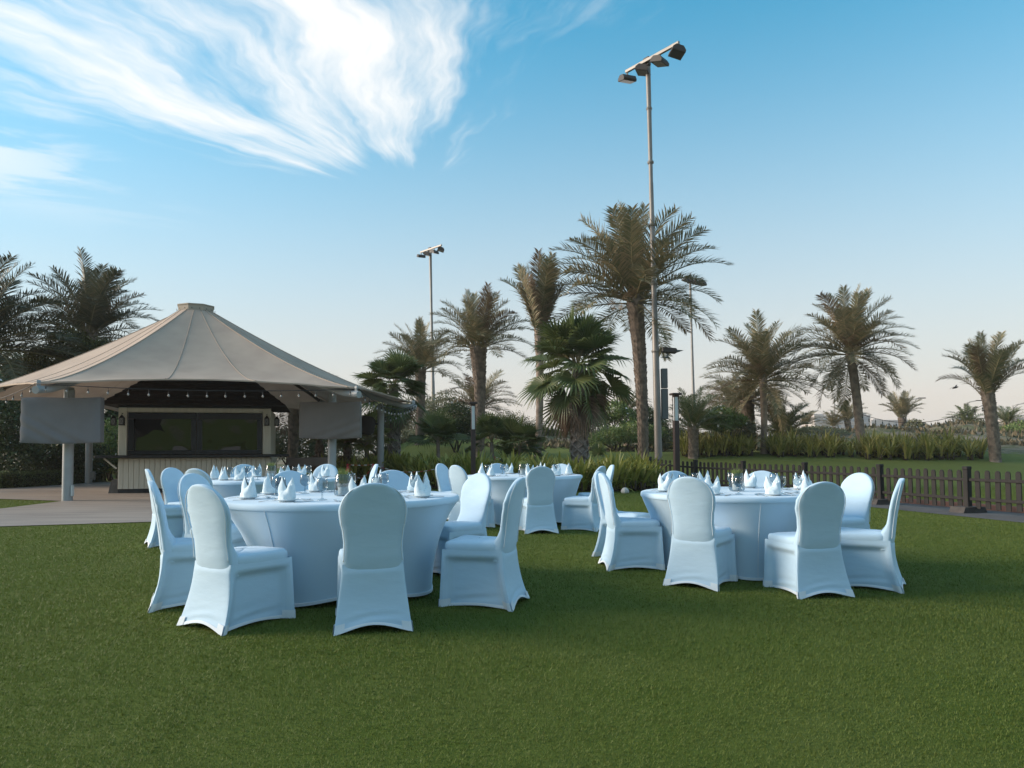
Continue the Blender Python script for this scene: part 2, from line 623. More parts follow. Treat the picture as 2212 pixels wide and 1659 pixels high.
# brick edging beyond the path, brick by brick
BRICK = mat('weathered_red_brick', (0.16, 0.085, 0.07), 0.9, (0.10, 0.06, 0.055), 4, 4, bump=0.2, bscale=70)
kerb = bpy.data.objects.new('kerb', None)
COL.objects.link(kerb)
kerb['kind'] = 'structure'
bm_ = MB().bbox((0, 0, 0), (0.392, 0.11, 0.14), 0.008).mesh('brick', BRICK)
acc = 0
for a, b_ in zip(pr_[:-1], pr_[1:]):
    seg = b_ - a
    n = int(seg.length / 0.40)
    for i in range(n):
        p = a + seg * ((i + .5) / n) - fn * 0.06
        o = link('brick', bm_, kerb, (p.x, p.y, zf(p.x, p.y) + 0.05 + random.uniform(-.004, .004)),
                 (0, 0, math.atan2(seg.y, seg.x) + random.uniform(-.01, .01)), (seg.length / n / 0.40, 1, 1))

# ---------------------------------------------------------------- mown turf: blades near the tables
def make_turf():
    rho0, d0, dmax = 26000.0, 2.2, 24.0
    # sample distance with pdf ~ d^(1-1.7)
    p = 0.16
    tot = int(rho0 * 2.5 ** (2 - p) * .85 * 1.85 * (dmax ** p - d0 ** p) / p)
    tot = min(tot, 860000)
    uu = rng.random(tot)
    y = (d0 ** p + uu * (dmax ** p - d0 ** p)) ** (1 / p)
    x = (rng.random(tot) * 2 - 1) * (y * 0.80 + 0.9)
    keep = ~inside(PATIO, x, y) & ~inside(PATH_POLY, x, y)
    x, y = x[keep], y[keep]
    n = len(x)
    z = zg(x, y)
    gs = (y / 3.0) ** 0.75
    gs = np.maximum(gs * .88, 0.62)
    clump = 0.5 + 0.5 * np.sin(x * 7.1 + np.sin(y * 5.3) * 2) * np.sin(y * 8.3 + np.sin(x * 4.1) * 2)
    h = (0.007 + 0.008 * rng.random(n) + 0.003 * clump) * np.minimum(gs, 1.35)
    w = 0.0023 * gs * (0.7 + .6 * rng.random(n))
    az = rng.random(n) * 2 * np.pi
    lean = (0.25 + 0.75 * rng.random(n))
    wind = 0.6 * np.sin(x * 1.7 + 1.2 * np.sin(y * .9)) 
    dx = np.cos(az) * lean + wind * .35
    dy = np.sin(az) * lean
    ca, sa = np.cos(az + 1.57), np.sin(az + 1.57)
    base = np.stack([x, y, z - 0.002], -1)
    side = np.stack([ca * w, sa * w, np.zeros(n)], -1)
    tip = base + np.stack([dx * h, dy * h, h], -1)
    V = np.stack([base - side, base + side, tip], 1).reshape(-1, 3)
    T = np.arange(3 * n).reshape(n, 3)
    m = mat('turf_blades', (0.096, 0.134, 0.020), 0.6, (0.116, 0.146, 0.030), 0.45, 4, island=(0.125, 0.162, 0.034, 1.6), trans=0.25, spec=0.25)
    o = link('turf', np_mesh('turf', V, T, m))
    o['kind'] = 'stuff'
    o['label'] = 'short mown green turf around the tables'
make_turf()

# ---------------------------------------------------------------- banquet chair under a stretch cover
def make_chair_meshes(var=0):
    out = {}
    sx_, ph_, amp_ = (-1, 1, 0)[var], var * 1.7, (.0065, .0055, .004)[var]
    # backrest: slab with an oval top, thinner upwards, leaning back
    def half_w(z):
        pts = [(.34, .185), (.40, .195), (.48, .190), (.55, .186), (.62, .193), (.69, .207), (.75, .214)]
        if z <= .75:
            for (a, wa), (b, wb) in zip(pts[:-1], pts[1:]):
                if z <= b:
                    t = (z - a) / (b - a)
                    t = t * t * (3 - 2 * t)
                    return wa + (wb - wa) * t
        t = min((z - .75) / (.94 - .75), 1)
        return .214 * math.sqrt(max(1 - t ** 2.15, 0))
    def cy(z):
        t = (z - .36) / .58
        return -.196 - .045 * t - .062 * t * t
    def th(z):
        t = (z - .36) / .58
        return .036 - .012 * t - .020 * max(0, min(1, (.45 - z) / .11)) ** 1.5
    zs = [.34, .37, .40, .44, .48, .52, .56, .60, .64, .68, .72, .76, .79, .82, .845, .865, .885, .90, .912, .922, .930, .936, .9395]
    rows = []
    n = 36
    for z in zs:
        w, t, c = half_w(z), th(z), cy(z)
        k = min(1.0, w / .08)
        row = []
        for i in range(n):
            q = 2 * math.pi * i / n
            cx, sx = math.cos(q), math.sin(q)
            X = w * math.copysign(abs(cx) ** .42, cx)
            Yy = t * (0.45 + .55 * k) * math.copysign(abs(sx) ** .75, sx)
            curl = .020 * (abs(X) / .21) ** 2
            if sx > 0:
                Yy += .060 * (max(0, min(1, (.585 - z) / .125)) ** 2) * sx ** .6
            crk = amp_ * (1.0 if X * sx_ >= 0 else .25) * math.sin(z * 95 + 2 * math.sin(z * 31) + ph_) * max(0, abs(X) / .214 - .72) / .28 * max(0, 1 - abs(z - .74) / .14)
            row.append((X + math.copysign(crk, X), c + Yy + curl - crk, z))
        rows.append(row)
    mb = MB().grid(rows, True)
    mb.f.append(tuple(range((len(zs) - 1) * n, len(zs) * n)))
    mb.m.append(0)
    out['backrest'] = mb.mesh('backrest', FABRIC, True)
    # piping along the rim of the back
    pip = []
    zz = [.44 + .496 * i / 40 for i in range(41)]
    for s_ in (-1, 1):
        side_pts = [(s_ * half_w(z) * .955, cy(z) - th(z) * .93 + .017, z + (0 if z < .9 else -.004)) for z in zz]
        pip += side_pts if s_ < 0 else list(reversed(side_pts))
    out['piping'] = MB().tube(pip, .0030, 5).mesh('piping', HEM, True)
    # seat
    lev = [(.94, .372), (.955, .385), (.975, .40), (.998, .418), (1.002, .440), (.992, .457), (.965, .469), (.90, .477), (.5, .484), (.02, .485)]
    rows = []
    for s, z in lev:
        row = []
        for i in range(40):
            q = 2 * math.pi * i / 40
            cx, sx = math.cos(q), math.sin(q)
            X = .223 * s * math.copysign(abs(cx) ** .28, cx)
            Yy = .026 + .222 * s * math.copysign(abs(sx) ** .28, sx)
            X *= 1 - .13 * (0.25 - Yy) / .45
            row.append((X, Yy, z + (.006 * math.sin(q * 2) if z > .47 else 0)))
        rows.append(row)
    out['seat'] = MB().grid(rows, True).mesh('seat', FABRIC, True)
    # skirt stretched between seat rail and the four feet
    bot = [(-.232, .268), (.232, .268), (.243, -.295), (-.243, -.295)]
    top = [(-.222, .247), (.222, .247), (.192, -.206), (-.192, -.206)]
    ZT = .422
    arch = [(.034, .024, .046, .022), (.030, .018, .038, .026), (.038, .026, .052, .018)][var]
    def pt(side, s, t, off=0.0):
        a, b = side, (side + 1) % 4
        def corner(i, t):
            rear = i >= 2
            f = t ** 1.0 if not rear else (0.15 * t + 0.85 * t ** 2.1)
            return (top[i][0] + (bot[i][0] - top[i][0]) * (t ** 1.2), top[i][1] + (bot[i][1] - top[i][1]) * f)
        pa, pb = corner(a, t), corner(b, t)
        x, y = pa[0] + (pb[0] - pa[0]) * s, pa[1] + (pb[1] - pa[1]) * s
        Lx, Ly = pb[0] - pa[0], pb[1] - pa[1]
        Ln = math.hypot(Lx, Ly)
        nx, ny = -Ly / Ln, Lx / Ln         # outward for this order
        d_leg = min(s, 1 - s) * Ln
        d_top = max(t * ZT - .048, 0)
        d = 1 / (1 / max(d_leg - .022, 1e-4) ** 2 + 1 / max(d_top, 1e-4) ** 2) ** .5
        e = min(max(d / .045, 0), 1)
        e = e * e * (3 - 2 * e)
        depth = (.042, .048, .014, .048)[side]
        pull = depth * e + .010 * math.sin(math.pi * s) * t
        if side == 2:
            pull = .014 * math.sin(math.pi * s) * t - .027 * math.sin(math.pi * s) ** .5 * (1 - t) * min(1, t * 9)
        zw = ZT * (1 - t)
        pull += .0045 * math.sin(zw * 85 + 5 * s + side + ph_) * math.exp(-((zw - .06) / .05) ** 2) * math.sin(math.pi * s)
        pull -= off
        z = ZT * (1 - t) + arch[side] * math.sin(math.pi * s) ** 1.3 * t ** 3
        return (x - nx * pull, y - ny * pull, z)
    # orientation check: side 0 runs FL -> FR along +x, outward must be +y
    NS, NT = 22, 26
    def loop(side):
        return [0, .012, .03, .055, .09, .13] + [0.13 + .74 * i / 10 for i in range(1, 10)] + [.87, .91, .945, .97, .988, 1]
    def emit(sides, t0, t1, nt, srange, off=0.0):
        m = MB()
        for sd in sides:
            ss = [s for s in loop(sd) if srange[0] - 1e-6 <= s <= srange[1] + 1e-6]
            rws = []
            for j in range(nt + 1):
                t = t0 + (t1 - t0) * j / nt
                rws.append([pt(sd, s, t, off) for s in ss])
            m.grid(rws)
        return m
    sk = emit(range(4), 0, 1, NT, (0, 1))
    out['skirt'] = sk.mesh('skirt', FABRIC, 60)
    hm = MB()
    for sd in range(4):
        a = [pt(sd, s, .945, .003) for s in loop(sd)]
        b = [pt(sd, s, .955, .0055) for s in loop(sd)]
        c = [pt(sd, s, 1.0, .0045) for s in loop(sd)]
        d = [pt(sd, s, 1.0, -.003) for s in loop(sd)]
        hm.grid([a, b, c, d])
    out['hem'] = hm.mesh('hem', HEM, 60)
    pk = []
    for i in range(4):
        m = MB()
        m2 = emit([i], .86, .995, 4, (0, .13), .0075)
        m.add(m2.v, m2.f)
        m2 = emit([(i + 3) % 4], .86, .995, 4, (.87, 1), .0075)
        m.add(m2.v, m2.f)
        pk.append(m.mesh('foot_pocket', HEM, 60))
    out['pockets'] = pk
    return out

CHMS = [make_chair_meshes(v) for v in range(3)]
rc = random.Random(3)
def make_chair(loc, rz, label, group):
    t = thing('banquet_chair', label, 'chair', loc, rz, group)
    CHM = rc.choice(CHMS)
    t.scale = (rc.uniform(.985, 1.02), 1, rc.uniform(.985, 1.01))
    bk = link('backrest', CHM['backrest'], t)
    link('piping', CHM['piping'], bk)
    link('seat', CHM['seat'], t)
    link('skirt', CHM['skirt'], t)
    link('hem', CHM['hem'], t)
    for m in CHM['pockets']:
        link('foot_pocket', m, t)
    return t

# ---------------------------------------------------------------- round table under a stretch cover
RT, ZTAB = 0.955, 0.765
def make_table_meshes(th0):
    out = {}
    n = 96
    def ring(r, z):
        return [(r * math.cos(2 * math.pi * i / n), r * math.sin(2 * math.pi * i / n), z) for i in range(n)]
    mb = MB().grid([ring(.02, ZTAB), ring(.5, ZTAB), ring(.90, ZTAB), ring(.935, ZTAB - .001), ring(.949, ZTAB - .006), ring(RT, ZTAB - .017),
                    ring(RT + .001, ZTAB - .03), ring(RT, ZTAB - .046), ring(RT - .006, ZTAB - .053)], True)
    mb.f.append(tuple(range(n))); mb.m.append(0)
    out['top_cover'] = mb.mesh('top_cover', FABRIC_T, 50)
    rows = []
    NT = 26
    for j in range(NT + 1):
        t = j / NT
        row = []
        for i in range(n):
            q = 2 * math.pi * i / n
            c = math.cos(4 * (q - th0))
            lobe = (0.5 + .5 * c) ** 2
            rb = .70 + .085 * lobe
            f = 1 - (1 - t) ** 2.0
            r = (RT - .010) + (rb - RT + .010) * (f * .93 + .07 * t) - .02 * math.sin(math.pi * t) * (1 - lobe)
            r += .004 * math.sin(math.pi * min(t * 5, 1)) * math.sin(q * 3 + th0)
            z = (ZTAB - .050) * (1 - t) + (.012 + .050 * (.5 - .5 * c) ** 1.2) * t
            row.append((r * math.cos(q), r * math.sin(q), z))
        rows.append(row)
    out['skirt'] = MB().grid(rows, True).mesh('skirt', FABRIC_T, True)
    hm = MB()
    lo, hi = rows[-1], rows[-2]
    def off(p, o, dz=0):
        r = math.hypot(p[0], p[1])
        return (p[0] * (1 + o / r), p[1] * (1 + o / r), p[2] + dz)
    hm.grid([[off(p, .001, .024) for p in lo], [off(p, .006, .021) for p in lo], [off(p, .006, 0) for p in lo], [off(p, -.004, 0) for p in lo]], True)
    out['hem'] = hm.mesh('hem', HEM, 50)
    out['seam'] = MB().tube([off(rows[j][0], .0015) for j in range(NT + 1)], .0032, 5).mesh('seam', HEM, True)
    return out

TABLES = {
    'near_left':  dict(c=(-1.40, 6.00), th=R(-112), words='near left table'),
    'near_right': dict(c=(2.26, 7.30), th=R(-95), words='near right table'),
    'far_left':   dict(c=(-3.40, 10.20), th=R(-60), words='far left table'),
    'far_middle': dict(c=(0.17, 11.66), th=R(-100), words='far middle table'),
}
for key, T in TABLES.items():
    x, y = T['c']
    T['z'] = zf(x, y)
    tm = make_table_meshes(0.0)
    t = thing('round_table', {'near_left': 'big round table under a white stretch cover, nearest table at the left',
                              'near_right': 'round table under a white stretch cover in front of the picket fence',
                              'far_left': 'round white covered table right in front of the bar kiosk',
                              'far_middle': 'round white covered table farthest back, before the lily bed'}[key],
              'table', (x, y, T['z']), T['th'], 'round covered banquet tables')
    for k, m in tm.items():
        link(k, m, t)

# seats: position of the chair's footprint centre and the direction it faces (degrees from +X)
SEATS = {
 'near_left': [('front left', -1.83, 4.88, 56), ('front right', -.94, 4.85, 103), ('right front', -.225, 5.51, 164), ('right rear', -.53, 6.82, 222),
               ('rear right', -1.16, 7.15, 285), ('rear left', -2.08, 7.05, 305), ('left rear', -2.62, 6.48, 345), ('left front', -2.41, 5.50, 24)],
 'near_right': [('front left', 1.66, 6.41, 56), ('front right', 2.44, 6.08, 100), ('right front', 3.08, 6.36, 150), ('right rear', 3.43, 7.62, 200),
                ('rear right', 2.86, 8.42, 243), ('rear left', 2.03, 8.52, 282), ('left rear', 1.24, 8.05, 330), ('left front', 1.19, 7.28, 4)],
 'far_left': [('front left', -3.72, 8.98, 70), ('left front', -4.22, 9.02, 32), ('left rear', -4.42, 9.85, 340), ('rear left', -4.12, 11.25, 300),
              ('rear right', -3.03, 11.3, 258), ('right rear', -2.32, 10.75, 198), ('front right', -2.75, 9.15, 122)],
 'far_middle': [('front right', .35, 10.39, 101), ('right front', 1.06, 10.75, 151), ('right rear', 1.33, 11.75, 184), ('rear right', .75, 12.78, 243),
                ('rear left', -.18, 12.78, 288), ('left rear', -.95, 12.1, 335), ('left front', -.62, 10.85, 42)],
}
for key, seats in SEATS.items():
    tw = TABLES[key]['words']
    for (nm, x, y, fdeg) in seats:
        if key == 'far_left' and nm == 'front right':
            continue            # hidden from view behind the near table's chairs in the photograph
        make_chair((x, y, zf(x, y)), R(fdeg - 90), 'white covered chair at the %s seat of the %s' % (nm, tw), 'covered chairs around the %s' % tw)

# ---------------------------------------------------------------- things on the tables
def make_tableware():
    M = {}
    M['plate'] = MB().lathe([(.001, .004), (.045, .004), (.048, .002), (.05, 0), (.052, .002), (.062, .008), (.078, .013), (.088, .016), (.0895, .0175), (.088, .0185), (.076, .0155), (.06, .010), (.045, .007), (.001, .007)], 28).mesh('side_plate', CHINA, 40)
    # napkins folded into two-peaked cones, three slightly different folds
    M['napkin'] = []
    for var, (hl, hr, vy, tilt) in enumerate(((.090, .082, .092, .04), (.080, .092, .088, -.05), (.092, .070, .098, .08))):
        n, rws = 56, []
        NT = 16
        for j in range(NT + 1):
            t = j / NT
            row = []
            for i in range(n):
                q = 2 * math.pi * i / n
                c, s = math.cos(q), math.sin(q)
                pk = abs(c) ** 1.25
                H = vy + (hr if c > 0 else hl) * pk
                z = H * t
                rx = .058 + .013 * math.sin(math.pi * min(t * 1.0, 1)) - .012 * t * t
                ry = .050 * (1 - .82 * t ** 1.2) + .008 * math.sin(math.pi * t)
                x, y = rx * c, ry * s
                sg = -1 if s < 0 else 1
                ln = .020 + .85 * ((x + .06) if s < 0 else (.06 - x))
                y += sg * (.008 if z < ln else -.001)
                x += .0025 * math.sin(7 * z / .1 + q * 2 + var) + tilt * z * .35 * (1 if c > 0 else .3)
                y += .002 * math.sin(5 * z / .1 + q * 3 + var * 2) + .0015 * math.sin(q * 7 + z * 60)
                row.append((x, y, z))
            rws.append(row)
        M['napkin'].append(MB().grid(rws, True).mesh('napkin', NAPKIN, 32))
    # stemmed water goblet
    prof = [(.001, .001), (.033, .001), (.034, .003), (.030, .005), (.012, .009), (.006, .016), (.0052, .028), (.0075, .033), (.0055, .038), (.006, .050),
            (.012, .057), (.026, .066), (.034, .080), (.037, .095), (.0365, .112), (.034, .130), (.0318, .148), (.0308, .148), (.0330, .129),
            (.0354, .112), (.0358, .095), (.0328, .081), (.025, .068), (.011, .060), (.001, .058)]
    M['goblet'] = MB().lathe(prof, 24).mesh('goblet', GLASS, True)
    # cutlery
    def blade(mb, pts, w, z0=.002, th_=.0018):
        a = [(p[0] - ww / 2, p[1], z0 + p[2]) for p, ww in zip(pts, w)]
        b = [(p[0] + ww / 2, p[1], z0 + p[2]) for p, ww in zip(pts, w)]
        c = [(p[0] + ww / 2, p[1], z0 + p[2] + th_) for p, ww in zip(pts, w)]
        d = [(p[0] - ww / 2, p[1], z0 + p[2] + th_) for p, ww in zip(pts, w)]
        mb.grid([[q[i] for q in (a, b, c, d)] for i in range(len(pts))], True)
        mb.f.append(tuple(len(mb.v) - k for k in (4, 3, 2, 1))); mb.m.append(0)
        return mb
    kn = MB()
    blade(kn, [(0, -.105, 0), (0, -.05, .001), (0, .0, .001), (0, .01, .001), (0, .05, 0), (.003, .09, 0), (.006, .112, 0)], [.014, .016, .012, .017, .019, .016, .004])
    M['knife'] = kn.mesh('table_knife', STEEL, 30)
    fk = MB()
    blade(fk, [(0, -.10, 0), (0, -.06, .003), (0, 0, .006), (0, .035, .004), (0, .05, .001), (0, .062, .0)], [.012, .012, .006, .010, .022, .024])
    for i in range(4):
        xx = -.0095 + i * .00633
        blade(fk, [(xx, .060, 0), (xx, .085, .003), (xx, .105, .010)], [.0036, .0032, .002])
    M['fork'] = fk.mesh('table_fork', STEEL, 30)
    sp = MB()
    blade(sp, [(0, -.10, 0), (0, -.05, .004), (0, .0, .007), (0, .045, .004)], [.012, .010, .006, .008])
    rws = []
    for j in range(7):
        a = j / 6
        rws.append([(.019 * a * math.cos(q) * (1), .075 + .032 * a * math.sin(q), .002 + .008 * a * a) for q in [2 * math.pi * k / 16 for k in range(16)]])
    sp.grid(rws, True)
    M['spoon'] = sp.mesh('table_spoon', STEEL, True)
    return M

TW = make_tableware()
def setting(key, seat, fdeg_pos):
    T = TABLES[key]
    cx, cy = T['c']
    z = T['z'] + ZTAB + .001
    phi = math.atan2(fdeg_pos[1] - cy, fdeg_pos[0] - cx)
    out_ = Vector((math.cos(phi), math.sin(phi), 0))
    inn = -out_
    right = Vector((inn.y, -inn.x, 0))
    c = Vector((cx, cy, z)) + out_ * (.735 + random.uniform(-.015, .015))
    rz = math.atan2(inn.y, inn.x) - math.pi / 2
    tw = T['words']
    where = 'at the %s seat of the %s' % (seat, tw)
    def put(name, me, dx, dy, a, label, cat, dz=0.0):
        p = c + right * dx + inn * dy
        o = link(name, me, None, (p.x, p.y, p.z + dz), (0, 0, rz + a), {'napkin': 1.02, 'goblet': 1.14}.get(name, 1.0))
        tag(o, label + ' ' + where, cat, 'place settings on the %s' % tw)
    j = lambda s: random.uniform(-s, s)
    put('side_plate', TW['plate'], 0, 0, 0, 'small white plate', 'plate')
    put('napkin', random.choice(TW['napkin']), j(.01), j(.01), j(.9) + (math.pi if random.random() < .5 else 0), 'white two-peaked napkin', 'napkin', .0085)
    put('goblet', TW['goblet'], .17 + j(.02), .19 + j(.03), 0, 'clear stemmed goblet', 'glass')
    put('table_knife', TW['knife'], .145 + j(.01), -.01 + j(.02), j(.12), 'steel knife', 'knife')
    put('table_fork', TW['fork'], -.145 + j(.01), -.01 + j(.02), j(.12), 'steel fork', 'fork')
    put('table_spoon', TW['spoon'], .02 + j(.03), .175 + j(.02), math.pi / 2 + j(.25), 'steel dessert spoon', 'spoon')
    put('dessert_fork', TW['fork'], -.02 + j(.03), .135 + j(.01), -math.pi / 2 + j(.15), 'small dessert fork', 'fork')

for key, seats in SEATS.items():
    for (nm, x, y, fdeg) in seats:
        setting(key, nm, (x, y))

# centrepieces: a flared glass vase, a white lace-rimmed pot inside, short grass in the pot
def pot_grass():
    n = 420
    a = rng.random(n) * 2 * np.pi
    r = np.sqrt(rng.random(n)) * .037
    x, y = r * np.cos(a), r * np.sin(a)
    h = .075 + .07 * rng.random(n)
    la = a + rng.normal(0, .8, n)
    ln = .12 + .35 * rng.random(n) * (r / .037)
    w = .0016
    b = np.stack([x, y, np.full(n, .086)], -1)
    d = np.stack([np.cos(la) * ln * h, np.sin(la) * ln * h, h], -1)
    m = b + d * .55 * np.array([.6, .6, 1])
    t = b + d
    s = np.stack([np.cos(a + 1.57) * w, np.sin(a + 1.57) * w, np.zeros(n)], -1)
    V = np.stack([b - s, b + s, m + s * .8, m - s * .8, t], 1).reshape(-1, 3)
    i = np.arange(n)[:, None] * 5
    T = np.concatenate([i + np.array([[0, 1, 2]]), i + np.array([[0, 2, 3]]), i + np.array([[3, 2, 4]])], 0)
    return np_mesh('grass_tuft', V, T, TURF_POT)

vase_me = MB().lathe([(.001, .004), (.066, .004), (.074, .010), (.078, .022), (.077, .05), (.070, .12), (.064, .175), (.0625, .178), (.061, .175), (.067, .12), (.0745, .05), (.0745, .022), (.070, .013), (.001, .010)], 32).mesh('glass_vase', GLASS, True)
pot_me = MB().lathe([(.001, 0), (.040, 0), (.043, .003), (.046, .062), (.0455, .063), (.043, .062), (.041, .02)], 28).mesh('pot', PLASTIC_W, 40)
def lace():
    mb = MB()
    for row, z, rr in ((0, .068, .0062), (1, .077, .0062), (0, .086, .0062)):
        for k in range(22):
            q = 2 * math.pi * (k + .5 * row) / 22
            R0 = .0465
            c = Vector((R0 * math.cos(q), R0 * math.sin(q), z))
            tx = Vector((-math.sin(q), math.cos(q), 0))
            pts = [c + tx * (rr * math.cos(a)) + Vector((0, 0, rr * math.sin(a))) for a in [2 * math.pi * i / 7 for i in range(8)]]
            mb.tube(pts, .0013, 4, False)
    return mb.mesh('lace_rim', PLASTIC_W)
lace_me, gr_me = lace(), pot_grass()
soil_me = MB().lathe([(.001, .06), (.043, .06)], 20).mesh('soil', mat('potting_soil', (.03, .02, .015), .95))
for key, T in TABLES.items():
    x, y = T['c']
    z = T['z'] + ZTAB + .001
    o = link('glass_vase', vase_me, None, (x, y, z))
    tag(o, 'flared clear glass vase in the middle of the %s' % T['words'], 'vase', 'glass centrepiece vases')
    p = thing('plant_pot', 'white lace-rimmed pot of grass in the vase of the %s' % T['words'], 'plant pot', (x, y, z + .0112), 0, 'lace-rimmed pots')
    link('pot', pot_me, p)
    link('lace_rim', lace_me, p)
    link('soil', soil_me, p)
    link('grass_tuft', gr_me, p, None, (0, 0, random.uniform(0, 6)))

# ---------------------------------------------------------------- tent pavilion
CANVAS = mat('tan_canvas', (0.50, 0.395, 0.315), 0.85, (0.425, 0.33, 0.265), 1.3, 6, bump=0.12, bscale=5, trans=0.12)
SEAM = mat('canvas_seam', (0.41, 0.315, 0.245), 0.9)
POST_M = mat('pale_grey_painted_steel', (0.34, 0.36, 0.37), 0.45, (0.30, 0.315, 0.32), 3, 4)
RAFTER = mat('brown_rafter_steel', (0.10, 0.085, 0.075), 0.6)
PEAK = Vector((-9.85, 22.4, 0))
CORN = [(-10.5, 16.0, 2.72), (-3.9, 18.0, 2.73), (-3.27, 23.8, 2.76), (-6.4, 29.0, 2.74), (-15.4, 29.2, 2.74), (-17.2, 21.4, 2.78)]
Z_RING, R_RING = 5.52, 0.52
def canopy_pt(i, a, r):
    """panel i, a across 0..1, r from ring 0 to eave 1"""
    c0, c1 = Vector(CORN[i]), Vector(CORN[(i + 1) % 6])
    e = c0.lerp(c1, a)
    sag = 4 * a * (1 - a)
    dir_ = Vector((e.x - PEAK.x, e.y - PEAK.y, 0))
    Ln = dir_.length
    dir_.normalize()
    Lr = R_RING + (Ln * (1 - .085 * sag) - R_RING) * r
    zc = c0.z + (c1.z - c0.z) * a
    z = zc + (Z_RING - zc) * (1 - r) ** 1.32 + .20 * sag * r ** 3 - .06 * math.sin(math.pi * r) * sag
    # gentle ripple of slack cloth towards the corners
    z += .012 * math.sin(a * 40) * r ** 2 * (1 - sag) 
    return Vector((PEAK.x + dir_.x * Lr, PEAK.y + dir_.y * Lr, z))
tent = thing('tent_pavilion', 'tan canvas tent with pointed roof on grey posts over the bar', 'tent', (PEAK.x, PEAK.y, 0))
def tp(v):
    return (v[0] - PEAK.x, v[1] - PEAK.y, v[2])
for i in range(6):
    rows = []
    NA, NR = 28, 20
    for j in range(NR + 1):
        rows.append([tp(canopy_pt(i, k / NA, j / NR)) for k in range(NA + 1)])
    mb = MB().grid(rows)
    # folded-over hem thickness at the eave
    mb.grid([rows[-1], [(p[0], p[1], p[2] - .035) for p in rows[-1]]])
    pan = mb.build('canopy_panel', CANVAS, tent, 40)
    for a in ((0.0, 0.36, 0.68)):
        sm = MB()
        pts = [tp(canopy_pt(i, a, j / NR) + Vector((0, 0, .004))) for j in range(NR + 1)]
        sm.tube(pts, .011 if a else .018, 5).build('seam', SEAM, pan, True)
ring = MB()
n = 12
ring.lathe([(R_RING + .02, -.06), (R_RING + .03, .16), (R_RING + .05, .165), (R_RING + .05, .195), (.02, .21)], 8, (0, 0, Z_RING)).build('crown_ring', mat('cream_ring_metal', (.36, .31, .25), .7), tent)
for k in range(16):
    q = 2 * math.pi * (k + .5) / 16
    rr = (R_RING + .026) * (math.cos(math.pi / 8) / math.cos(((q + math.pi / 8) % (math.pi / 4)) - math.pi / 8)) if False else R_RING + .03
    MB().lathe([(.018, 0), (.018, .012), (.001, .014)], 6).build('rivet', RAFTER, tent, False, (rr * math.cos(q), rr * math.sin(q), Z_RING + .05), (0, math.pi / 2, q))
def on_radial(i, back):
    c = Vector(CORN[i])
    d = Vector((PEAK.x - c.x, PEAK.y - c.y, 0)).normalized()
    return c + d * back
for i in range(6):
    pts = []
    for j in range(14):
        r = 1.02 - j / 13 * .98
        p = canopy_pt(i, 0, min(r, 1.0))
        if r > 1:
            c = Vector(CORN[i]); d = Vector((c.x - PEAK.x, c.y - PEAK.y, 0)).normalized()
            p = c + d * .12
        pts.append(tp(p + Vector((0, 0, -.17 if j < 5 else -.12))))
    MB().tube(pts[:5], .088, 14).build('arm', POST_M, tent, 40)
    MB().tube(pts[4:], [.06] * len(pts[4:]), 8).build('rafter', RAFTER, tent, 40)
    c = Vector(CORN[i])
    d = Vector((c.x - PEAK.x, c.y - PEAK.y, 0)).normalized()
    q = c + d * .02
    MB().bbox(tp(q + Vector((0, 0, -.04))), (.12, .05, .20), .03, Matrix.Rotation(math.atan2(d.y, d.x), 3, 'Z')).build('tension_plate', POST_M, tent)
    cl = MB()
    for s in (-1, 1):
        cl.bbox(tp(c - d * .28 + Vector((-d.y, d.x, 0)) * (s * .10) + Vector((0, 0, .03))), (.30, .045, .02), .006, Matrix.Rotation(math.atan2(d.y, d.x) + s * .25, 3, 'Z'))
    cl.build('corner_clamp', SEAM, tent)
POSTS = [(-10.72, 17.45, .118), (-4.86, 19.5, .112), (-4.42, 24.3, .11), (-7.0, 28.3, .11), (-15.75, 26.9, .12), (-16.6, 21.9, .12)]
for (x, y, r) in POSTS:
    po = MB().tube([(x - PEAK.x, y - PEAK.y, .012), (x - PEAK.x, y - PEAK.y, 2.68)], r, 22).build('post', POST_M, tent, 40)
    MB().bbox((x - PEAK.x, y - PEAK.y, 2.58), (.10, .26, .34), .01).build('post_bracket', POST_M, tent)
MB().bbox((-10.72 + .15 - PEAK.x, 17.40 - PEAK.y, .25), (.04, .09, .26), .01).build('socket_box', mat('white_plastic', (.55, .58, .58), .4), tent)
MB().bbox((-15.75 + .22 - PEAK.x, 26.80 - PEAK.y, .33), (.16, .12, .30), .02).build('junction_box', mat('grey_plastic_box', (.16, .16, .15), .5), tent)

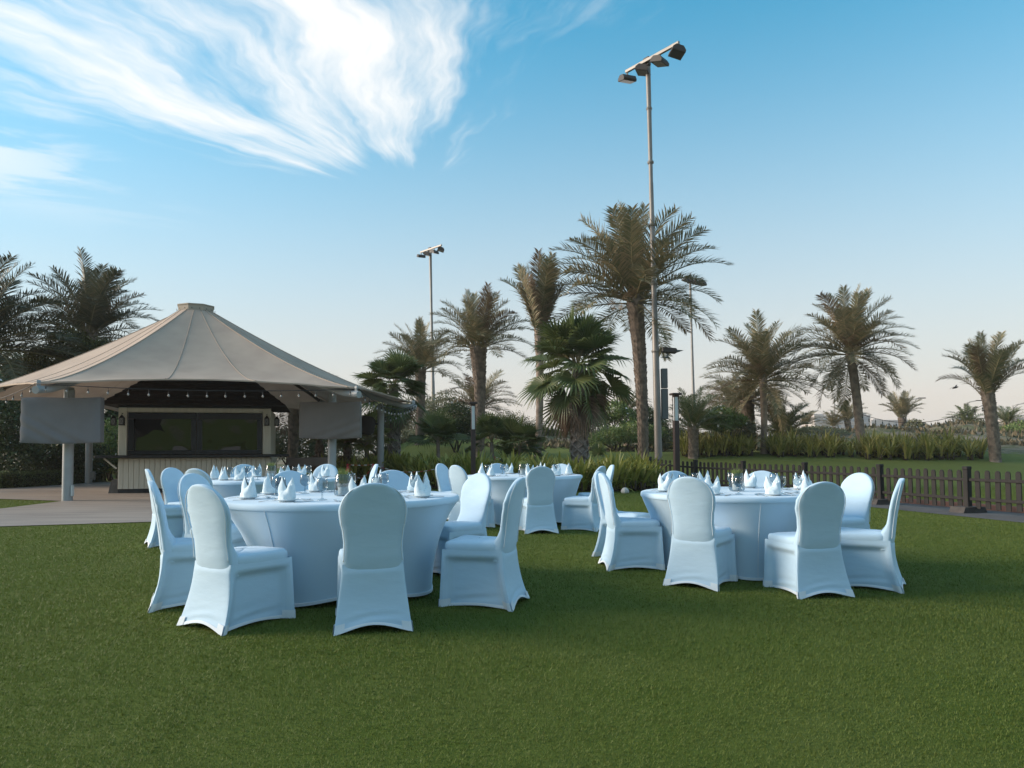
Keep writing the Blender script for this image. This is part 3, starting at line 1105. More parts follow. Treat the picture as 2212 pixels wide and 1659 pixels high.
# ---------------------------------------------------------------- bar kiosk
CREAM = mat('cream_painted_timber', (0.66, 0.62, 0.52), 0.6, (0.58, 0.54, 0.45), 2.5, 5, bump=0.15, bscale=25, stretch=(6, 6, .6))
DARK = mat('black_painted_timber', (0.012, 0.014, 0.018), 0.45, (0.02, 0.022, 0.026), 6, 4)
ROOF = mat('dark_brown_shingle', (0.028, 0.020, 0.018), 0.9, (0.018, 0.013, 0.012), 8, 5, bump=.5, bscale=30)
def pane_mat():
    m = mat('dark_window_film', (0.006, 0.006, 0.007), 0.03, spec=0.6, bump=0.0)
    nt = m.node_tree
    b = nt.nodes['Principled BSDF']
    b.inputs['IOR'].default_value = 1.75
    tc = nt.nodes.new('ShaderNodeTexCoord')
    n1 = nt.nodes.new('ShaderNodeTexNoise')
    n1.inputs['Scale'].default_value = 1.3
    n1.inputs['Detail'].default_value = 2
    n1.inputs['Distortion'].default_value = .6
    nt.links.new(tc.outputs['Object'], n1.inputs['Vector'])
    bp = nt.nodes.new('ShaderNodeBump')
    bp.inputs['Strength'].default_value = .10
    bp.inputs['Distance'].default_value = .05
    nt.links.new(n1.outputs['Fac'], bp.inputs['Height'])
    nt.links.new(bp.outputs[0], b.inputs['Normal'])
    return m
PANE = pane_mat()
BX0, BX1, BY, BD = -11.22, -7.12, 21.0, 3.0
BAR_RZ = R(15)
BC = Vector(((BX0 + BX1) / 2, BY, 0.012))
BW = BX1 - BX0
bar = thing('bar_kiosk', 'cream timber bar kiosk with dark glass windows under the tent', 'kiosk', BC, BAR_RZ)
h = BW / 2
MB().box((0, BD / 2, .06), (BW - .01, BD - .01, .12)).build('plinth', DARK, bar)
nb = 30
bw = BW / nb
bm1 = MB().bbox((0, 0, 0), (bw - .008, .03, .86), .005).mesh('board', CREAM)
bm2 = MB().bbox((0, 0, 0), (.03, bw - .008, .86), .005).mesh('board', CREAM)
MB().box((0, BD / 2, 1.25), (BW - .06, BD - .06, 2.3)).build('wall', CREAM, bar)
for i in range(nb):
    link('board', bm1, bar, (-h + bw * (i + .5), -.018, .55 + random.uniform(-.003, .003)))
for i in range(int(BD / bw)):
    for s in (-1, 1):
        link('board', bm2, bar, (s * (h + .003), .06 + bw * (i + .5), .55))
for s in (-1, 1):
    MB().bbox((s * (h - .11), -.02, 1.75), (.22, .09, 1.36), .01).build('pillar', CREAM, bar)
MB().bbox((0, -.012, 2.365), (BW - .44, .07, .13), .01).build('header', CREAM, bar)
MB().bbox((0, -.022, 2.47), (BW + .02, .10, .075), .01).build('fascia', DARK, bar)
MB().bbox((0, -.13, 1.035), (BW + 1.05, .50, .075), .012).build('counter', DARK, bar)
for s in (-1, 1):
    MB().tube([(s * (h + .02), -.1, .70), (s * (h + .34), -.1, .99)], .025, 6).build('counter_bracket', CREAM, bar)
wx = h - .24
for s in (-1, 1):
    cxw = s * wx / 2
    fw = wx - .02
    z0, z1 = 1.085, 2.285
    win = MB()
    win.bbox((cxw, -.03, z1 - .09), (fw, .07, .18), .008)
    win.bbox((cxw, -.03, z0 + .06), (fw, .07, .12), .008)
    win.bbox((cxw - fw / 2 + .07, -.028, (z0 + z1) / 2 - .03), (.14, .07, z1 - z0 - .31), .008)
    win.bbox((cxw + fw / 2 - .07, -.028, (z0 + z1) / 2 - .03), (.14, .07, z1 - z0 - .31), .008)
    w = win.build('window', mat('blue_black_frame', (.014, .018, .025), .35), bar)
    pw, ph = fw - .28, z1 - z0 - .30
    rows = []
    for j in range(13):
        row = []
        for i in range(25):
            a, b_ = i / 24, j / 12
            bulge = .006 * math.sin(a * 7 + s) * math.sin(b_ * 4 + 1) + .002 * math.sin(a * 13 + b_ * 6)
            row.append((cxw - pw / 2 + pw * a, -.002 - .042 * b_ + bulge * min(1, 6 * min(a, 1 - a, b_, 1 - b_)), z0 + .12 + ph * b_))
        rows.append(row)
    MB().grid(rows).build('pane', PANE, w, True)
    lt = MB()
    for k in range(4):
        lt.bbox((cxw - fw * .36 + k * fw * .24, -.075, z1 - .03), (.16, .03, .03), .008)
    lt.build('blind_clip', DARK, w)
    for ch in (lt,):
        pass
# hip roof with stepped shingle courses
rf = MB()
ez, tz = 2.50, 4.1
cyc = BD / 2
NC = 12
prev = None
for k in range(NC):
    a = k / NC
    b_ = (k + 1) / NC
    def rect(t, dz):
        ex, ey = (h + .42) * (1 - t) + .9 * t * .6, (BD / 2 + .42) * (1 - t) + .1 * t
        z = ez + (tz - ez) * t + dz
        return [(-ex, cyc - ey, z), (ex, cyc - ey, z), (ex, cyc + ey, z), (-ex, cyc + ey, z)]
    rf.grid([rect(a, .03), rect(b_, .0), rect(b_, .03)], True)
rf.grid([rect(0, 0), rect(0, .03)], True)
rf.add([(-(h + .42), cyc - BD / 2 - .42, ez), (h + .42, cyc - BD / 2 - .42, ez), (h + .42, cyc + BD / 2 + .42, ez), (-(h + .42), cyc + BD / 2 + .42, ez)], [(0, 1, 2, 3)])
rf.build('roof', ROOF, bar)

# lanterns on the kiosk corners
LANT = mat('black_lantern_iron', (.012, .012, .013), .5)
LGL = mat('frosted_lantern_glass', (.22, .22, .22), .25)
def lantern(lx, ly, z, label):
    p = BC + Matrix.Rotation(BAR_RZ, 3, 'Z') @ Vector((lx, ly, 0))
    t = thing('wall_lantern', label, 'lantern', (p.x, p.y, z), BAR_RZ, 'lanterns on the kiosk')
    MB().lathe([(.001, .30), (.03, .28), (.085, .22), (.09, .21), (.075, .205)], 4).build('cap', LANT, t, False, None, (0, 0, math.pi / 4))
    f = MB()
    for sx in (-1, 1):
        for sy in (-1, 1):
            f.bbox((sx * .058, sy * .058, .115), (.016, .016, .19), .003)
    f.bbox((0, 0, .012), (.14, .14, .024), .005)
    f.build('cage', LANT, t)
    MB().bbox((0, 0, .115), (.104, .104, .178), .006).build('glass', LGL, t)
    for a in (0, math.pi / 2):
        c = MB()
        rot = Matrix.Rotation(a, 3, 'Z')
        for sg in (-1, 1):
            pts = [rot @ Vector((-.05 * sg, -.062, .03)), rot @ Vector((.05 * sg, -.062, .20))]
            c.tube(pts, .0035, 4)
        c.build('cross_bar', LANT, t)
    MB().tube([(0, 0, .29), (0, .02, .34), (0, .12, .34)], .01, 6).build('bracket', LANT, t)
lantern(-h + .11, -.16, 1.93, 'black lantern on the front of the kiosk left pillar')
lantern(-h - .16, .10, 1.93, 'black lantern on the left side wall of the kiosk')
lantern(h - .11, -.16, 1.93, 'black lantern on the front of the kiosk right pillar')
lantern(h + .16, .10, 1.93, 'black lantern on the right side wall of the kiosk')

# grey stone wedge at the kiosk foot, left
tag(MB().prism([(-.17, 0), (.16, 0), (.16, .40), (-.02, .40), (-.10, .33)], (0, 0, 0), .5).build('stone_block', mat('grey_stone', (.10, .095, .09), .9, (.07, .066, .062), 9), None, False, (BX0 - .05, BY - .25, .013)),
    'grey wedge-shaped block at the left foot of the kiosk', 'block')

# fabric-covered counter right of the kiosk
BROWN = mat('brown_cover_cloth', (.20, .165, .145), .9, (.165, .135, .12), 3, 5, bump=.3, bscale=8)
ct = thing('covered_counter', 'low counter under a brown fabric cover right of the kiosk', 'counter', (-6.35, 22.6, .012))
MB().bbox((0, 0, .82), (1.28, .6, .28), .03).build('cover', BROWN, ct, 40)
for sx in (-.55, .55):
    for sy in (-.22, .22):
        MB().bbox((sx, sy, .34), (.05, .05, .68), .005).build('leg', LANT, ct)

# fabric covers over two outdoor screens
def screen(x, y, z, w, hh, rz, label, sd, color):
    M_ = mat('cover_' + label.split()[0], color, .9, tuple(c * .9 for c in color), 2.5, 5, bump=.25, bscale=7)
    t = thing('covered_screen', label, 'screen cover', (x, y, z), rz, 'covered outdoor screens')
    rows = []
    NX, NZ = 40, 26
    rr = random.Random(sd)
    def front(a, b):
        X = (a - .5) * w
        Z = (b - .5) * hh
        edge = min(a * w, (1 - a) * w, b * hh, (1 - b) * hh)
        puff = .03 * min(edge / .15, 1) ** .5
        # diagonal drag folds from the lower corner
        d = (a - .05) * .8 + (b) * 1.0 if sd == 1 else (1 - a) * .75 + b * 1.1
        fold = .030 * math.sin(d * 22 + 3 * a) * max(0, 1 - abs(d - .45) / .42) * (1 - b) ** .5
        Z += -.03 * math.sin(math.pi * a) * (1 - b) ** 2 + .01 * math.sin(a * 7) * (b ** 3)
        return (X + .02 * (1 - b) * (a - .5), -.11 - puff + fold, Z)
    for j in range(NZ + 1):
        rows.append([front(i / NX, j / NZ) for i in range(NX + 1)])
    mb = MB().grid(rows)
    def back(p):
        return (p[0] * .99, .09, p[2])
    loop = rows[0] + [r[-1] for r in rows[1:]] + list(reversed(rows[-1][:-1])) + [r[0] for r in reversed(rows[1:-1])]
    mb.grid([loop, [(p[0] * 1.0, -.02, p[2]) for p in loop], [back(p) for p in loop]], True)
    mb.f.append(tuple(range(len(mb.v) - len(loop), len(mb.v)))); mb.m.append(0)
    mb.build('cover', M_, t, 50)
    hemp = [(p[0] * 1.002, p[1] - .003, p[2] + .03) for p in rows[0]]
    MB().tube(hemp, .008, 5).build('hem', M_, t, True)
    MB().bbox((0, .16, 0), (.22, .16, .5), .01).build('bracket', LANT, t)
screen(-10.66, 17.13, 1.935, 1.82, 1.06, R(3), 'wide grey cloth cover on the screen at the left tent post', 1, (.185, .185, .195))
screen(-4.82, 19.20, 1.985, 1.62, .95, R(-2), 'brownish cloth cover on the screen at the right tent post', 2, (.20, .178, .165))
# covered speaker on the right rear post
sp = thing('covered_speaker', 'dark cloth-covered speaker on the right rear tent post', 'speaker', (-4.86, 24.15, 2.02))
MB().bbox((0, 0, 0), (.52, .36, .62), .10, Matrix.Rotation(.15, 3, 'Y')).build('cover', mat('dark_speaker_cloth', (.045, .040, .038), .95, bump=.4, bscale=10), sp, 60)
MB().tube([(.15, .05, .05), (.36, .12, .05)], .03, 6).build('bracket', LANT, sp)

# ---------------------------------------------------------------- strings of bulbs
CABLE = mat('black_cable', (.02, .02, .02), .6)
BULB = mat('clear_bulb_glass', (.30, .27, .24), .15, spec=.8)
bulb_me = MB()
bulb_me.mi = 0
bulb_me.tube([(0, 0, 0), (0, 0, -.07)], .006, 5)
bulb_me.tube([(0, 0, -.07), (0, 0, -.125)], [.017, .02], 8)
bulb_me.mi = 1
bulb_me.lathe([(.012, -.125), (.026, -.145), (.033, -.168), (.028, -.19), (.012, -.206), (.001, -.209)], 10)
bulb_me = bulb_me.mesh('bulb', [CABLE, BULB], 40)
def string_lights(pts, nper, label, sag, r=.009, drop=1.0, seg=14, wob=0.0):
    t = thing('string_lights', label, 'string lights', pts[0], 0, 'strings of bulbs')
    o0 = Vector(pts[0])
    path = []
    for a, b, s in zip(pts[:-1], pts[1:], sag):
        a, b = Vector(a), Vector(b)
        for k in range(seg):
            f = k / seg
            p = a.lerp(b, f)
            p.z -= s * 4 * f * (1 - f)
            path.append(p - o0)
    path.append(Vector(pts[-1]) - o0)
    MB().tube(path, r, 5).build('cable', CABLE, t, True)
    for i, (a, b, s) in enumerate(zip(pts[:-1], pts[1:], sag)):
        a, b = Vector(a), Vector(b)
        for k in range(nper[i]):
            f = (k + .5) / nper[i]
            p = a.lerp(b, f)
            p.z -= s * 4 * f * (1 - f)
            link('bulb', bulb_me, t, p - o0, (random.uniform(-.1, .1), random.uniform(-.1, .1), 0), drop)
def eave(i, out_=.12, dz=-.03):
    c = Vector(CORN[i]); d = Vector((c.x - PEAK.x, c.y - PEAK.y, 0)).normalized()
    return c + d * out_ + Vector((0, 0, dz))
string_lights([eave(0), eave(1)], [17], 'string of clear bulbs along the front eave of the tent', [.10], drop=.80)
string_lights([eave(5), eave(0)], [16], 'string of clear bulbs along the left eave of the tent', [.30], drop=.80)
string_lights([eave(1), eave(2)], [17], 'string of clear bulbs along the right eave of the tent', [.34], drop=.9)
string_lights([eave(2), eave(3)], [12], 'string of clear bulbs along the rear right eave of the tent', [.34], drop=.9)

# ---------------------------------------------------------------- picket fence
FEN = mat('dark_brown_stained_timber', (0.013, 0.012, 0.012), 0.8, (0.024, 0.021, 0.020), 3, 5, bump=.3, bscale=14, stretch=(5, 5, .6))
CONC = mat('dark_concrete_foot', (.075, .066, .062), .9, (.055, .05, .048), 8)
fence = thing('picket_fence', 'dark brown picket fence with round-topped pickets along the path', 'fence', (FENCE_POSTS[0][0], FENCE_POSTS[0][1], 0))
F0 = Vector((FENCE_POSTS[0][0], FENCE_POSTS[0][1], 0))
post_m = MB()
post_m.bbox((0, 0, .42), (.115, .115, .88), .008)
post_m.bbox((0, 0, .89), (.128, .128, .07), .012)
post_m = post_m.mesh('post', FEN)
pk_out = [(-.052, 0), (.052, 0), (.052, .70)] + [(.052 * math.cos(a), .70 + .055 * math.sin(a)) for a in [math.pi * k / 8 for k in range(1, 8)]] + [(-.052, .70)]
picket_m = MB().prism(pk_out, (0, 0, 0), .022).mesh('picket', FEN)
foot_m = MB().prism([(-.30, 0), (.30, 0), (.25, .12), (-.25, .12)], (0, 0, 0), .34).mesh('concrete_foot', CONC)
for i, (x, y) in enumerate(FENCE_POSTS):
    z = zf(x, y)
    a = FENCE_POSTS[min(i + 1, len(FENCE_POSTS) - 1)]
    b = FENCE_POSTS[max(i - 1, 0)]
    ang = math.atan2(a[1] - b[1], a[0] - b[0])
    link('post', post_m, fence, Vector((x, y, z + .0)) - F0, (random.uniform(-.012, .012), random.uniform(-.012, .012), ang))
    link('concrete_foot', foot_m, fence, Vector((x, y, z + .004)) - F0, (0, 0, ang + math.pi / 2))
for (x0, y0), (x1, y1) in zip(FENCE_POSTS[:-1], FENCE_POSTS[1:]):
    a, b = Vector((x0, y0, zf(x0, y0))), Vector((x1, y1, zf(x1, y1)))
    d = b - a
    ang = math.atan2(d.y, d.x)
    side = Vector((-d.y, d.x, 0)).normalized()        # towards the tables
    Ln = math.hypot(d.x, d.y)
    for zr in (.28, .66):
        c = (a + b) / 2 + Vector((0, 0, zr))
        MB().bbox((0, 0, 0), (Ln - .10, .035, .06), .006).build('rail', FEN, fence, False, c - F0, (0, -math.atan2(d.z, Ln), ang))
    n = 10
    for k in range(n):
        f = (k + 1) / (n + 1)
        p = a.lerp(b, f) - side * .031
        link('picket', picket_m, fence, Vector((p.x, p.y, p.z + .095 + random.uniform(-.008, .008))) - F0, (0, random.uniform(-.012, .012), ang), (1, 1, random.uniform(.99, 1.01)))

# ---------------------------------------------------------------- traffic cones and chain
RED = mat('red_cone_plastic', (.42, .03, .035), .5)
WHT = mat('white_band', (.68, .68, .68), .5)
def cone(x, y, label):
    t = thing('traffic_cone', label, 'traffic cone', (x, y, zf(x, y) + .004), 0, 'red and white traffic cones')
    MB().bbox((0, 0, .02), (.38, .38, .04), .02).build('base', RED, t)
    c = MB()
    def r(z): return .14 - .115 * z / .74
    c.lathe([(r(.04), .04), (r(.32), .32)], 18); c.build('cone_body', RED, t, True)
    MB().lathe([(r(.32) + .001, .32), (r(.56) + .001, .56)], 18).build('white_band', WHT, t, True)
    MB().lathe([(r(.56), .56), (r(.72), .72), (.012, .74), (.001, .741)], 18).build('tip', RED, t, True)
    MB().tube([(0, 0, .73), (0, 0, .80)], .02, 8).build('chain_holder', RED, t, True)
    return Vector((x, y, zf(x, y) + .78))
def G(u, Y):
    p = P(u, 900, Y)
    return p.x, Y
c1 = cone(*G(751, 20.2), 'red and white traffic cone left of the other near the right tent post')
c2 = cone(*G(806, 20.2), 'red and white traffic cone just left of the right rear tent post')
c3 = cone(*G(1068, 27.5), 'red and white cone behind the lily bed, left one')
c4 = cone(*G(1133.5, 26.0), 'red and white cone behind the lily bed, beside the slim palm trunk')
def chain(a, b, sag, label, n=None):
    a, b = Vector(a), Vector(b)
    t = thing('barrier_chain', label, 'chain', a, 0, 'red and white plastic chains')
    n = n or max(8, int((b - a).length / .11))
    pts = []
    for k in range(n + 1):
        f = k / n
        p = a.lerp(b, f); p.z -= sag * 4 * f * (1 - f)
        pts.append(p - a)
    for col, start, nm in ((RED, 0, 'red_links'), (WHT, 1, 'white_links')):
        m = MB()
        for k in range(start, n, 2):
            m.tube([pts[k], pts[k].lerp(pts[k + 1], .5), pts[k + 1]], [.006, .010, .006], 5)
        o = m.build(nm, col, t, True)
        o['kind'] = 'stuff'
    return t
chain(c1, c2, .38, 'red and white chain hanging deepest between the two near cones')
chain(c1 + Vector((0, .05, 0)), c2 + Vector((0, .05, 0)), .02, 'taut red and white chain between the two near cones')
q = P(963, 992, 21.0)
chain(c2, Vector((q.x, 21.0, .72)), .20, 'red and white chain from the near cone into the lily bed')
chain(c3, c4, .06, 'red and white chain between the two cones behind the lily bed')
q = P(1165, 965, 29.0)
chain(c4, q, .25, 'red and white chain from the far cone to the slim palm trunk')

# ---------------------------------------------------------------- path lamps
PBR = mat('brown_lamp_post_metal', (.050, .032, .030), .5, (.04, .026, .025), 5)
PGL = mat('white_lamp_diffuser', (.62, .66, .68), .3)
def path_lamp(x, y, hgt, w, label):
    t = thing('path_lamp', label, 'lamp post', (x, y, zf(x, y)), R(8), 'brown path lamps')
    MB().bbox((0, 0, (hgt - .75) / 2), (w, w, hgt - .75), .008).build('post', PBR, t)
    MB().bbox((0, 0, hgt - .42), (w * .72, w * .72, .66), .008).build('diffuser', PGL, t)
    for sx, sy in ((-1, -1), (1, -1), (1, 1), (-1, 1)):
        MB().bbox((sx * w * .43, sy * w * .43, hgt - .42), (w * .13, w * .13, .66), .003).build('frame_bar', PBR, t)
    MB().bbox((0, 0, hgt - .06), (w * 1.02, w * 1.02, .06), .005).build('collar', PBR, t)
    MB().bbox((0, 0, hgt - .01), (w * 1.9, w * 1.9, .055), .012).build('cap', PBR, t)
q = G(1460, 20.0)
path_lamp(q[0], q[1], 2.78, .145, 'brown square lamp post in front of the fence near the tall mast')
q = G(1022, 20.3)
path_lamp(q[0], q[1], 2.50, .125, 'brown square lamp post in the lily bed behind the far middle table')

# ---------------------------------------------------------------- floodlight masts
MAST = mat('galvanised_mast', (.23, .215, .20), .45, (.19, .175, .16), 2, 4, metal=.2)
FLOOD = mat('dark_floodlight_housing', (.045, .038, .034), .55)
FLGL = mat('floodlight_glass', (.05, .05, .05), .12, spec=.7)
GRYB = mat('grey_steel_cabinet', (.10, .115, .12), .5)
def mast(x, y, hgt, r0, r1, lean, arm_dir, label, big=False, nheads=4):
    t = thing('floodlight_mast', label, 'light mast', (x, y, zf(x, y)), 0, 'tall floodlight masts')
    top = Vector((lean * hgt, 0, hgt))
    MB().tube([(0, 0, 0), top * .35, top * .352, top * .7, top * .702, top], [r0, r0 * .8, r0 * .74, r0 * .55, r0 * .50, r1], 16).build('pole', MAST, t, 40)
    ad = Vector((math.cos(arm_dir), math.sin(arm_dir), 0))
    pd = Vector((-ad.y, ad.x, 0))
    ac = top + Vector((0, 0, -.15)) - pd * (r1 + .09) + ad * .34
    rot = Matrix.Rotation(arm_dir, 3, 'Z')
    MB().bbox(ac, (2.6, .10, .12), .01, rot).build('cross_arm', MAST, t)
    MB().bbox(top + Vector((0, 0, -.12)) - pd * .05, (.28, .16, .34), .02, rot).build('clamp', FLOOD, t)
    for k in range(nheads):
        s = -1.22 + 2.44 * k / (nheads - 1)
        p = ac + ad * s + Vector((0, 0, -.30))
        yaw = arm_dir - math.pi / 2 + (.5 if k % 2 else -.35) + (0 if k < 2 else .5)
        hd = MB()
        w, d, hh = .28, .25, .11
        prof = [(-d, -hh), (d, -hh), (d, -.02), (d * .5, hh), (-d * .6, hh), (-d, .0)]
        rr = Matrix.Rotation(yaw, 3, 'Z') @ Matrix.Rotation(R(-16), 3, 'X')
        n = len(prof)
        vs = [rr @ Vector((-w, a, b)) for a, b in prof] + [rr @ Vector((w, a, b)) for a, b in prof]
        fs = [tuple(range(n)), tuple(reversed(range(n, 2 * n)))] + [((i + 1) % n, i, n + i, n + (i + 1) % n) for i in range(n)]
        hd.add([v + p for v in vs], fs)
        o = hd.build('floodlight', FLOOD, t)
        gl = MB()
        gl.bbox(p + rr @ Vector((0, 0, -hh - .006)), (w * 1.8, d * 1.8, .012), .003, rr)
        gl.build('lens', FLGL, o)
        MB().tube([p + Vector((0, 0, .1)), p + Vector((0, 0, .28))], .035, 6).build('stirrup', MAST, o)
    if big:
        for a in (0.30, 0.46, .60, .75, .88):
            c = top * a
            MB().lathe([(r0 * (1 - .5 * a) + .02, -.05), (r0 * (1 - .5 * a) + .035, 0), (r0 * (1 - .5 * a) + .02, .05)], 12, c).build('band', MAST, t)
        MB().bbox(top * .155 + Vector((r0 + .13, 0, .34)), (.24, .20, 1.15), .015).build('cabinet', GRYB, t)
        MB().bbox(top * .155 + Vector((r0 + .13, 0, 1.31)), (.23, .20, .74), .015).build('cabinet', GRYB, t)
        k = top * .292 + Vector((r0 + .34, -.05, .15))
        o = MB().bbox(k, (.56, .26, .20), .03, Matrix.Rotation(R(6), 3, 'Y')).build('camera_housing', FLOOD, t)
        MB().tube([k + Vector((.28, 0, -.03)), k + Vector((.55, 0, .0))], [.06, .004], 8).build('spike', GRYB, o)
        MB().tube([k + Vector((-.05, 0, -.1)), k + Vector((-.05, 0, -.26)), k + Vector((-.36, 0, -.26))], .045, 8).build('bracket', GRYB, t)
    return t
q = P(1423, 985, 27.2)
mast(q.x, 27.2, 16.15, .150, .10, -.0112, math.atan2(-2.2, 1.77), 'tallest floodlight mast, in front of the big date palm', True)
q = P(938, 965, 54.0)
mast(q.x, 54.0, 15.5, .17, .11, -.017, math.atan2(-2.0, 1.9), 'floodlight mast left of the middle, behind the palms')
q = P(1501, 960, 62.0)
mast(q.x, 62.0, 15.2, .17, .10, -.010, math.atan2(2.0, 2.4), 'thin far floodlight mast right of the big date palm', nheads=5)
q = P(944, 965, 46.0)

# ---------------------------------------------------------------- far street lamps, buildings, tower, bird
SLM = mat('pale_street_lamp_metal', (.30, .27, .24), .5)
def street_lamp(u, v, Y, label, right=True):
    p = P(u, v, Y)
    z0 = min(zf(p.x, Y), .5)
    t = thing('street_lamp', label, 'street lamp', (p.x, Y, z0), 0, 'far street lamps')
    hgt = p.z - z0
    s = 1 if right else -1
    MB().tube([(0, 0, 0), (0, 0, hgt)], [.13, .09], 8).build('pole', SLM, t, True)
    MB().tube([(0, 0, hgt * .93), (s * .9, 0, hgt * 1.02), (s * 2.0, 0, hgt * 1.045)], .06, 6).build('arm', SLM, t, True)
    MB().tube([(0, 0, hgt * .99), (s * 1.0, 0, hgt * 1.03)], .03, 6).build('stay', SLM, t, True)
    MB().bbox((s * 2.5, 0, hgt * 1.05), (1.1, .35, .14), .04).build('lamp_head', FLOOD, t)
street_lamp(1802, 859, 95, 'street lamp standing over the large white building')
street_lamp(1956, 866, 110, 'street lamp behind the small far palm right of the tall palm')
street_lamp(2083, 871, 120, 'street lamp left of the vase-shaped palm at the right')
street_lamp(2188, 876, 125, 'street lamp at the right edge of the picture')
street_lamp(963, 842, 90, 'street lamp behind the left palms, beside the camera pole')
# security camera pole arm seen left of it
BLD = mat('sunlit_white_render', (.52, .46, .42), .8, (.46, .41, .38), .05, 3)
GLB = mat('pale_blue_glazing', (.20, .24, .27), .3)
def building(u0, u1, v0, Y, floors, label, step=None, glass=False):
    a, b = P(u0, v0, Y), P(u1, v0, Y)
    w, hgt = b.x - a.x, a.z
    t = thing('far_building', label, 'building', ((a.x + b.x) / 2, Y, 0), 0, 'far white buildings')
    MB().box((0, 12, hgt / 2), (w, 24, hgt)).build('wall', BLD, t)
    if step:
        for (f0, f1, dz) in step:
            MB().box((w * ((f0 + f1) / 2 - .5), 12, hgt + dz / 2), (w * (f1 - f0), 16, dz)).build('roof_house', BLD, t)
    MB().box((0, -.1, hgt + .3), (w + .6, .8, .6)).build('parapet', BLD, t)
    fh = hgt / (floors + .4)
    n = max(5, int(w / 5))
    wm_ = MB().box((0, 0, 0), (w / n * .55, .3, fh * .45)).mesh('window', GLB)
    for f in range(floors):
        for k in range(n):
            link('window', wm_, t, (-w / 2 + w * (k + .5) / n, -.05, fh * (f + .75)))
        if f:
            MB().box((0, -.6, fh * (f + .3)), (w, 1.2, .25)).build('balcony', BLD, t)
    if glass:
        MB().box((w * .38, -.4, hgt * .5), (w * .16, .9, hgt * .96)).build('glass_bay', GLB, t)
building(1759, 1880, 899, 520, 5, 'large white building behind the tall leaning palm', [(.03, .22, 1.8), (.78, .98, 2.5)], True)
building(1882, 1972, 909, 600, 4, 'lower white building right of the tall leaning palm', [(.1, .3, 1.5)], True)
building(2196, 2260, 905, 560, 5, 'white building cut by the right edge of the picture')
lh = P(590, 945, 130)
t = thing('lighthouse', 'small pale lighthouse tower seen right of the kiosk', 'lighthouse', (lh.x, 130, 0))
MB().lathe([(.75, 0), (.45, 5.2), (.7, 5.25), (.7, 5.5)], 16).build('tower', mat('pale_blue_white_paint', (.50, .55, .60), .6), t, 40)
MB().lathe([(.40, 5.5), (.40, 6.2), (.55, 6.25), (.001, 6.9)], 12).build('lantern_room', mat('teal_roof', (.10, .20, .24), .5), t, 30)

# bird: one continuous body with spread wings
bp_ = P(2064, 838, 55)
bd = MB()
bd.tube([(-.24, 0, -.01), (-.15, 0, 0), (0, 0, .02), (.12, 0, .03), (.19, 0, .05), (.25, 0, .04)], [.03, .03, .06, .05, .035, .006], 8)
for s in (-1, 1):
    bd.grid([[(-.08, s * .02, .03), (.08, s * .02, .04)], [(-.10, s * .22, .12), (.07, s * .22, .15)], [(-.13, s * .42, .13), (.0, s * .42, .17)], [(-.17, s * .58, .06), (-.10, s * .58, .10)]])
tag(bd.build('bird', mat('black_feathers', (.012, .012, .014), .7), None, True, bp_, (R(18), R(-8), R(-60))), 'dark bird in flight left of the vase-shaped palm', 'bird')

# ---------------------------------------------------------------- palms
def leaf_mat(name, c, isl, tr=.25, rough=.5):
    return mat(name, c, rough, island=isl, trans=tr, spec=.35)
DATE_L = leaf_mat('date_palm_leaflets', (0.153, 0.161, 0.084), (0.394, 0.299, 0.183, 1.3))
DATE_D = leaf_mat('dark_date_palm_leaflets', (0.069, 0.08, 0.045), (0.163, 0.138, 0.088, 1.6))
DATE_G = leaf_mat('green_date_palm_leaflets', (0.111, 0.156, 0.068), (0.26, 0.247, 0.124, 1.5))
DRYF = leaf_mat('dry_palm_leaflets', (.15, .10, .06), (.25, .17, .10, 1.2))
RACHIS = mat('palm_rachis', (.20, .17, .09), .6)
FAN_L = leaf_mat('fan_palm_leaf', (.078, .112, .036), (.175, .19, .075, 1.6), .3, .4)
FAN_Y = leaf_mat('yellow_green_fan_leaf', (.14, .165, .04), (.30, .26, .10, 1.4), .3, .4)
FAN_DRY = leaf_mat('dead_fan_leaf', (0.143, 0.094, 0.068), (0.273, 0.189, 0.13, 1.3), .1, .8)
BARK = mat('date_palm_bark', (0.29, 0.225, 0.181), .9, (0.145, 0.113, 0.091), 6, 5, bump=.5, bscale=20)
BARK_P = mat('pale_ringed_palm_bark', (0.365, 0.277, 0.216), .9, (0.216, 0.165, 0.135), 5, 5, bump=.4, bscale=18)
BARK_G = mat('grey_fan_palm_bark', (0.325, 0.273, 0.24), .9, (0.156, 0.13, 0.114), 7, 5, bump=.4, bscale=18)

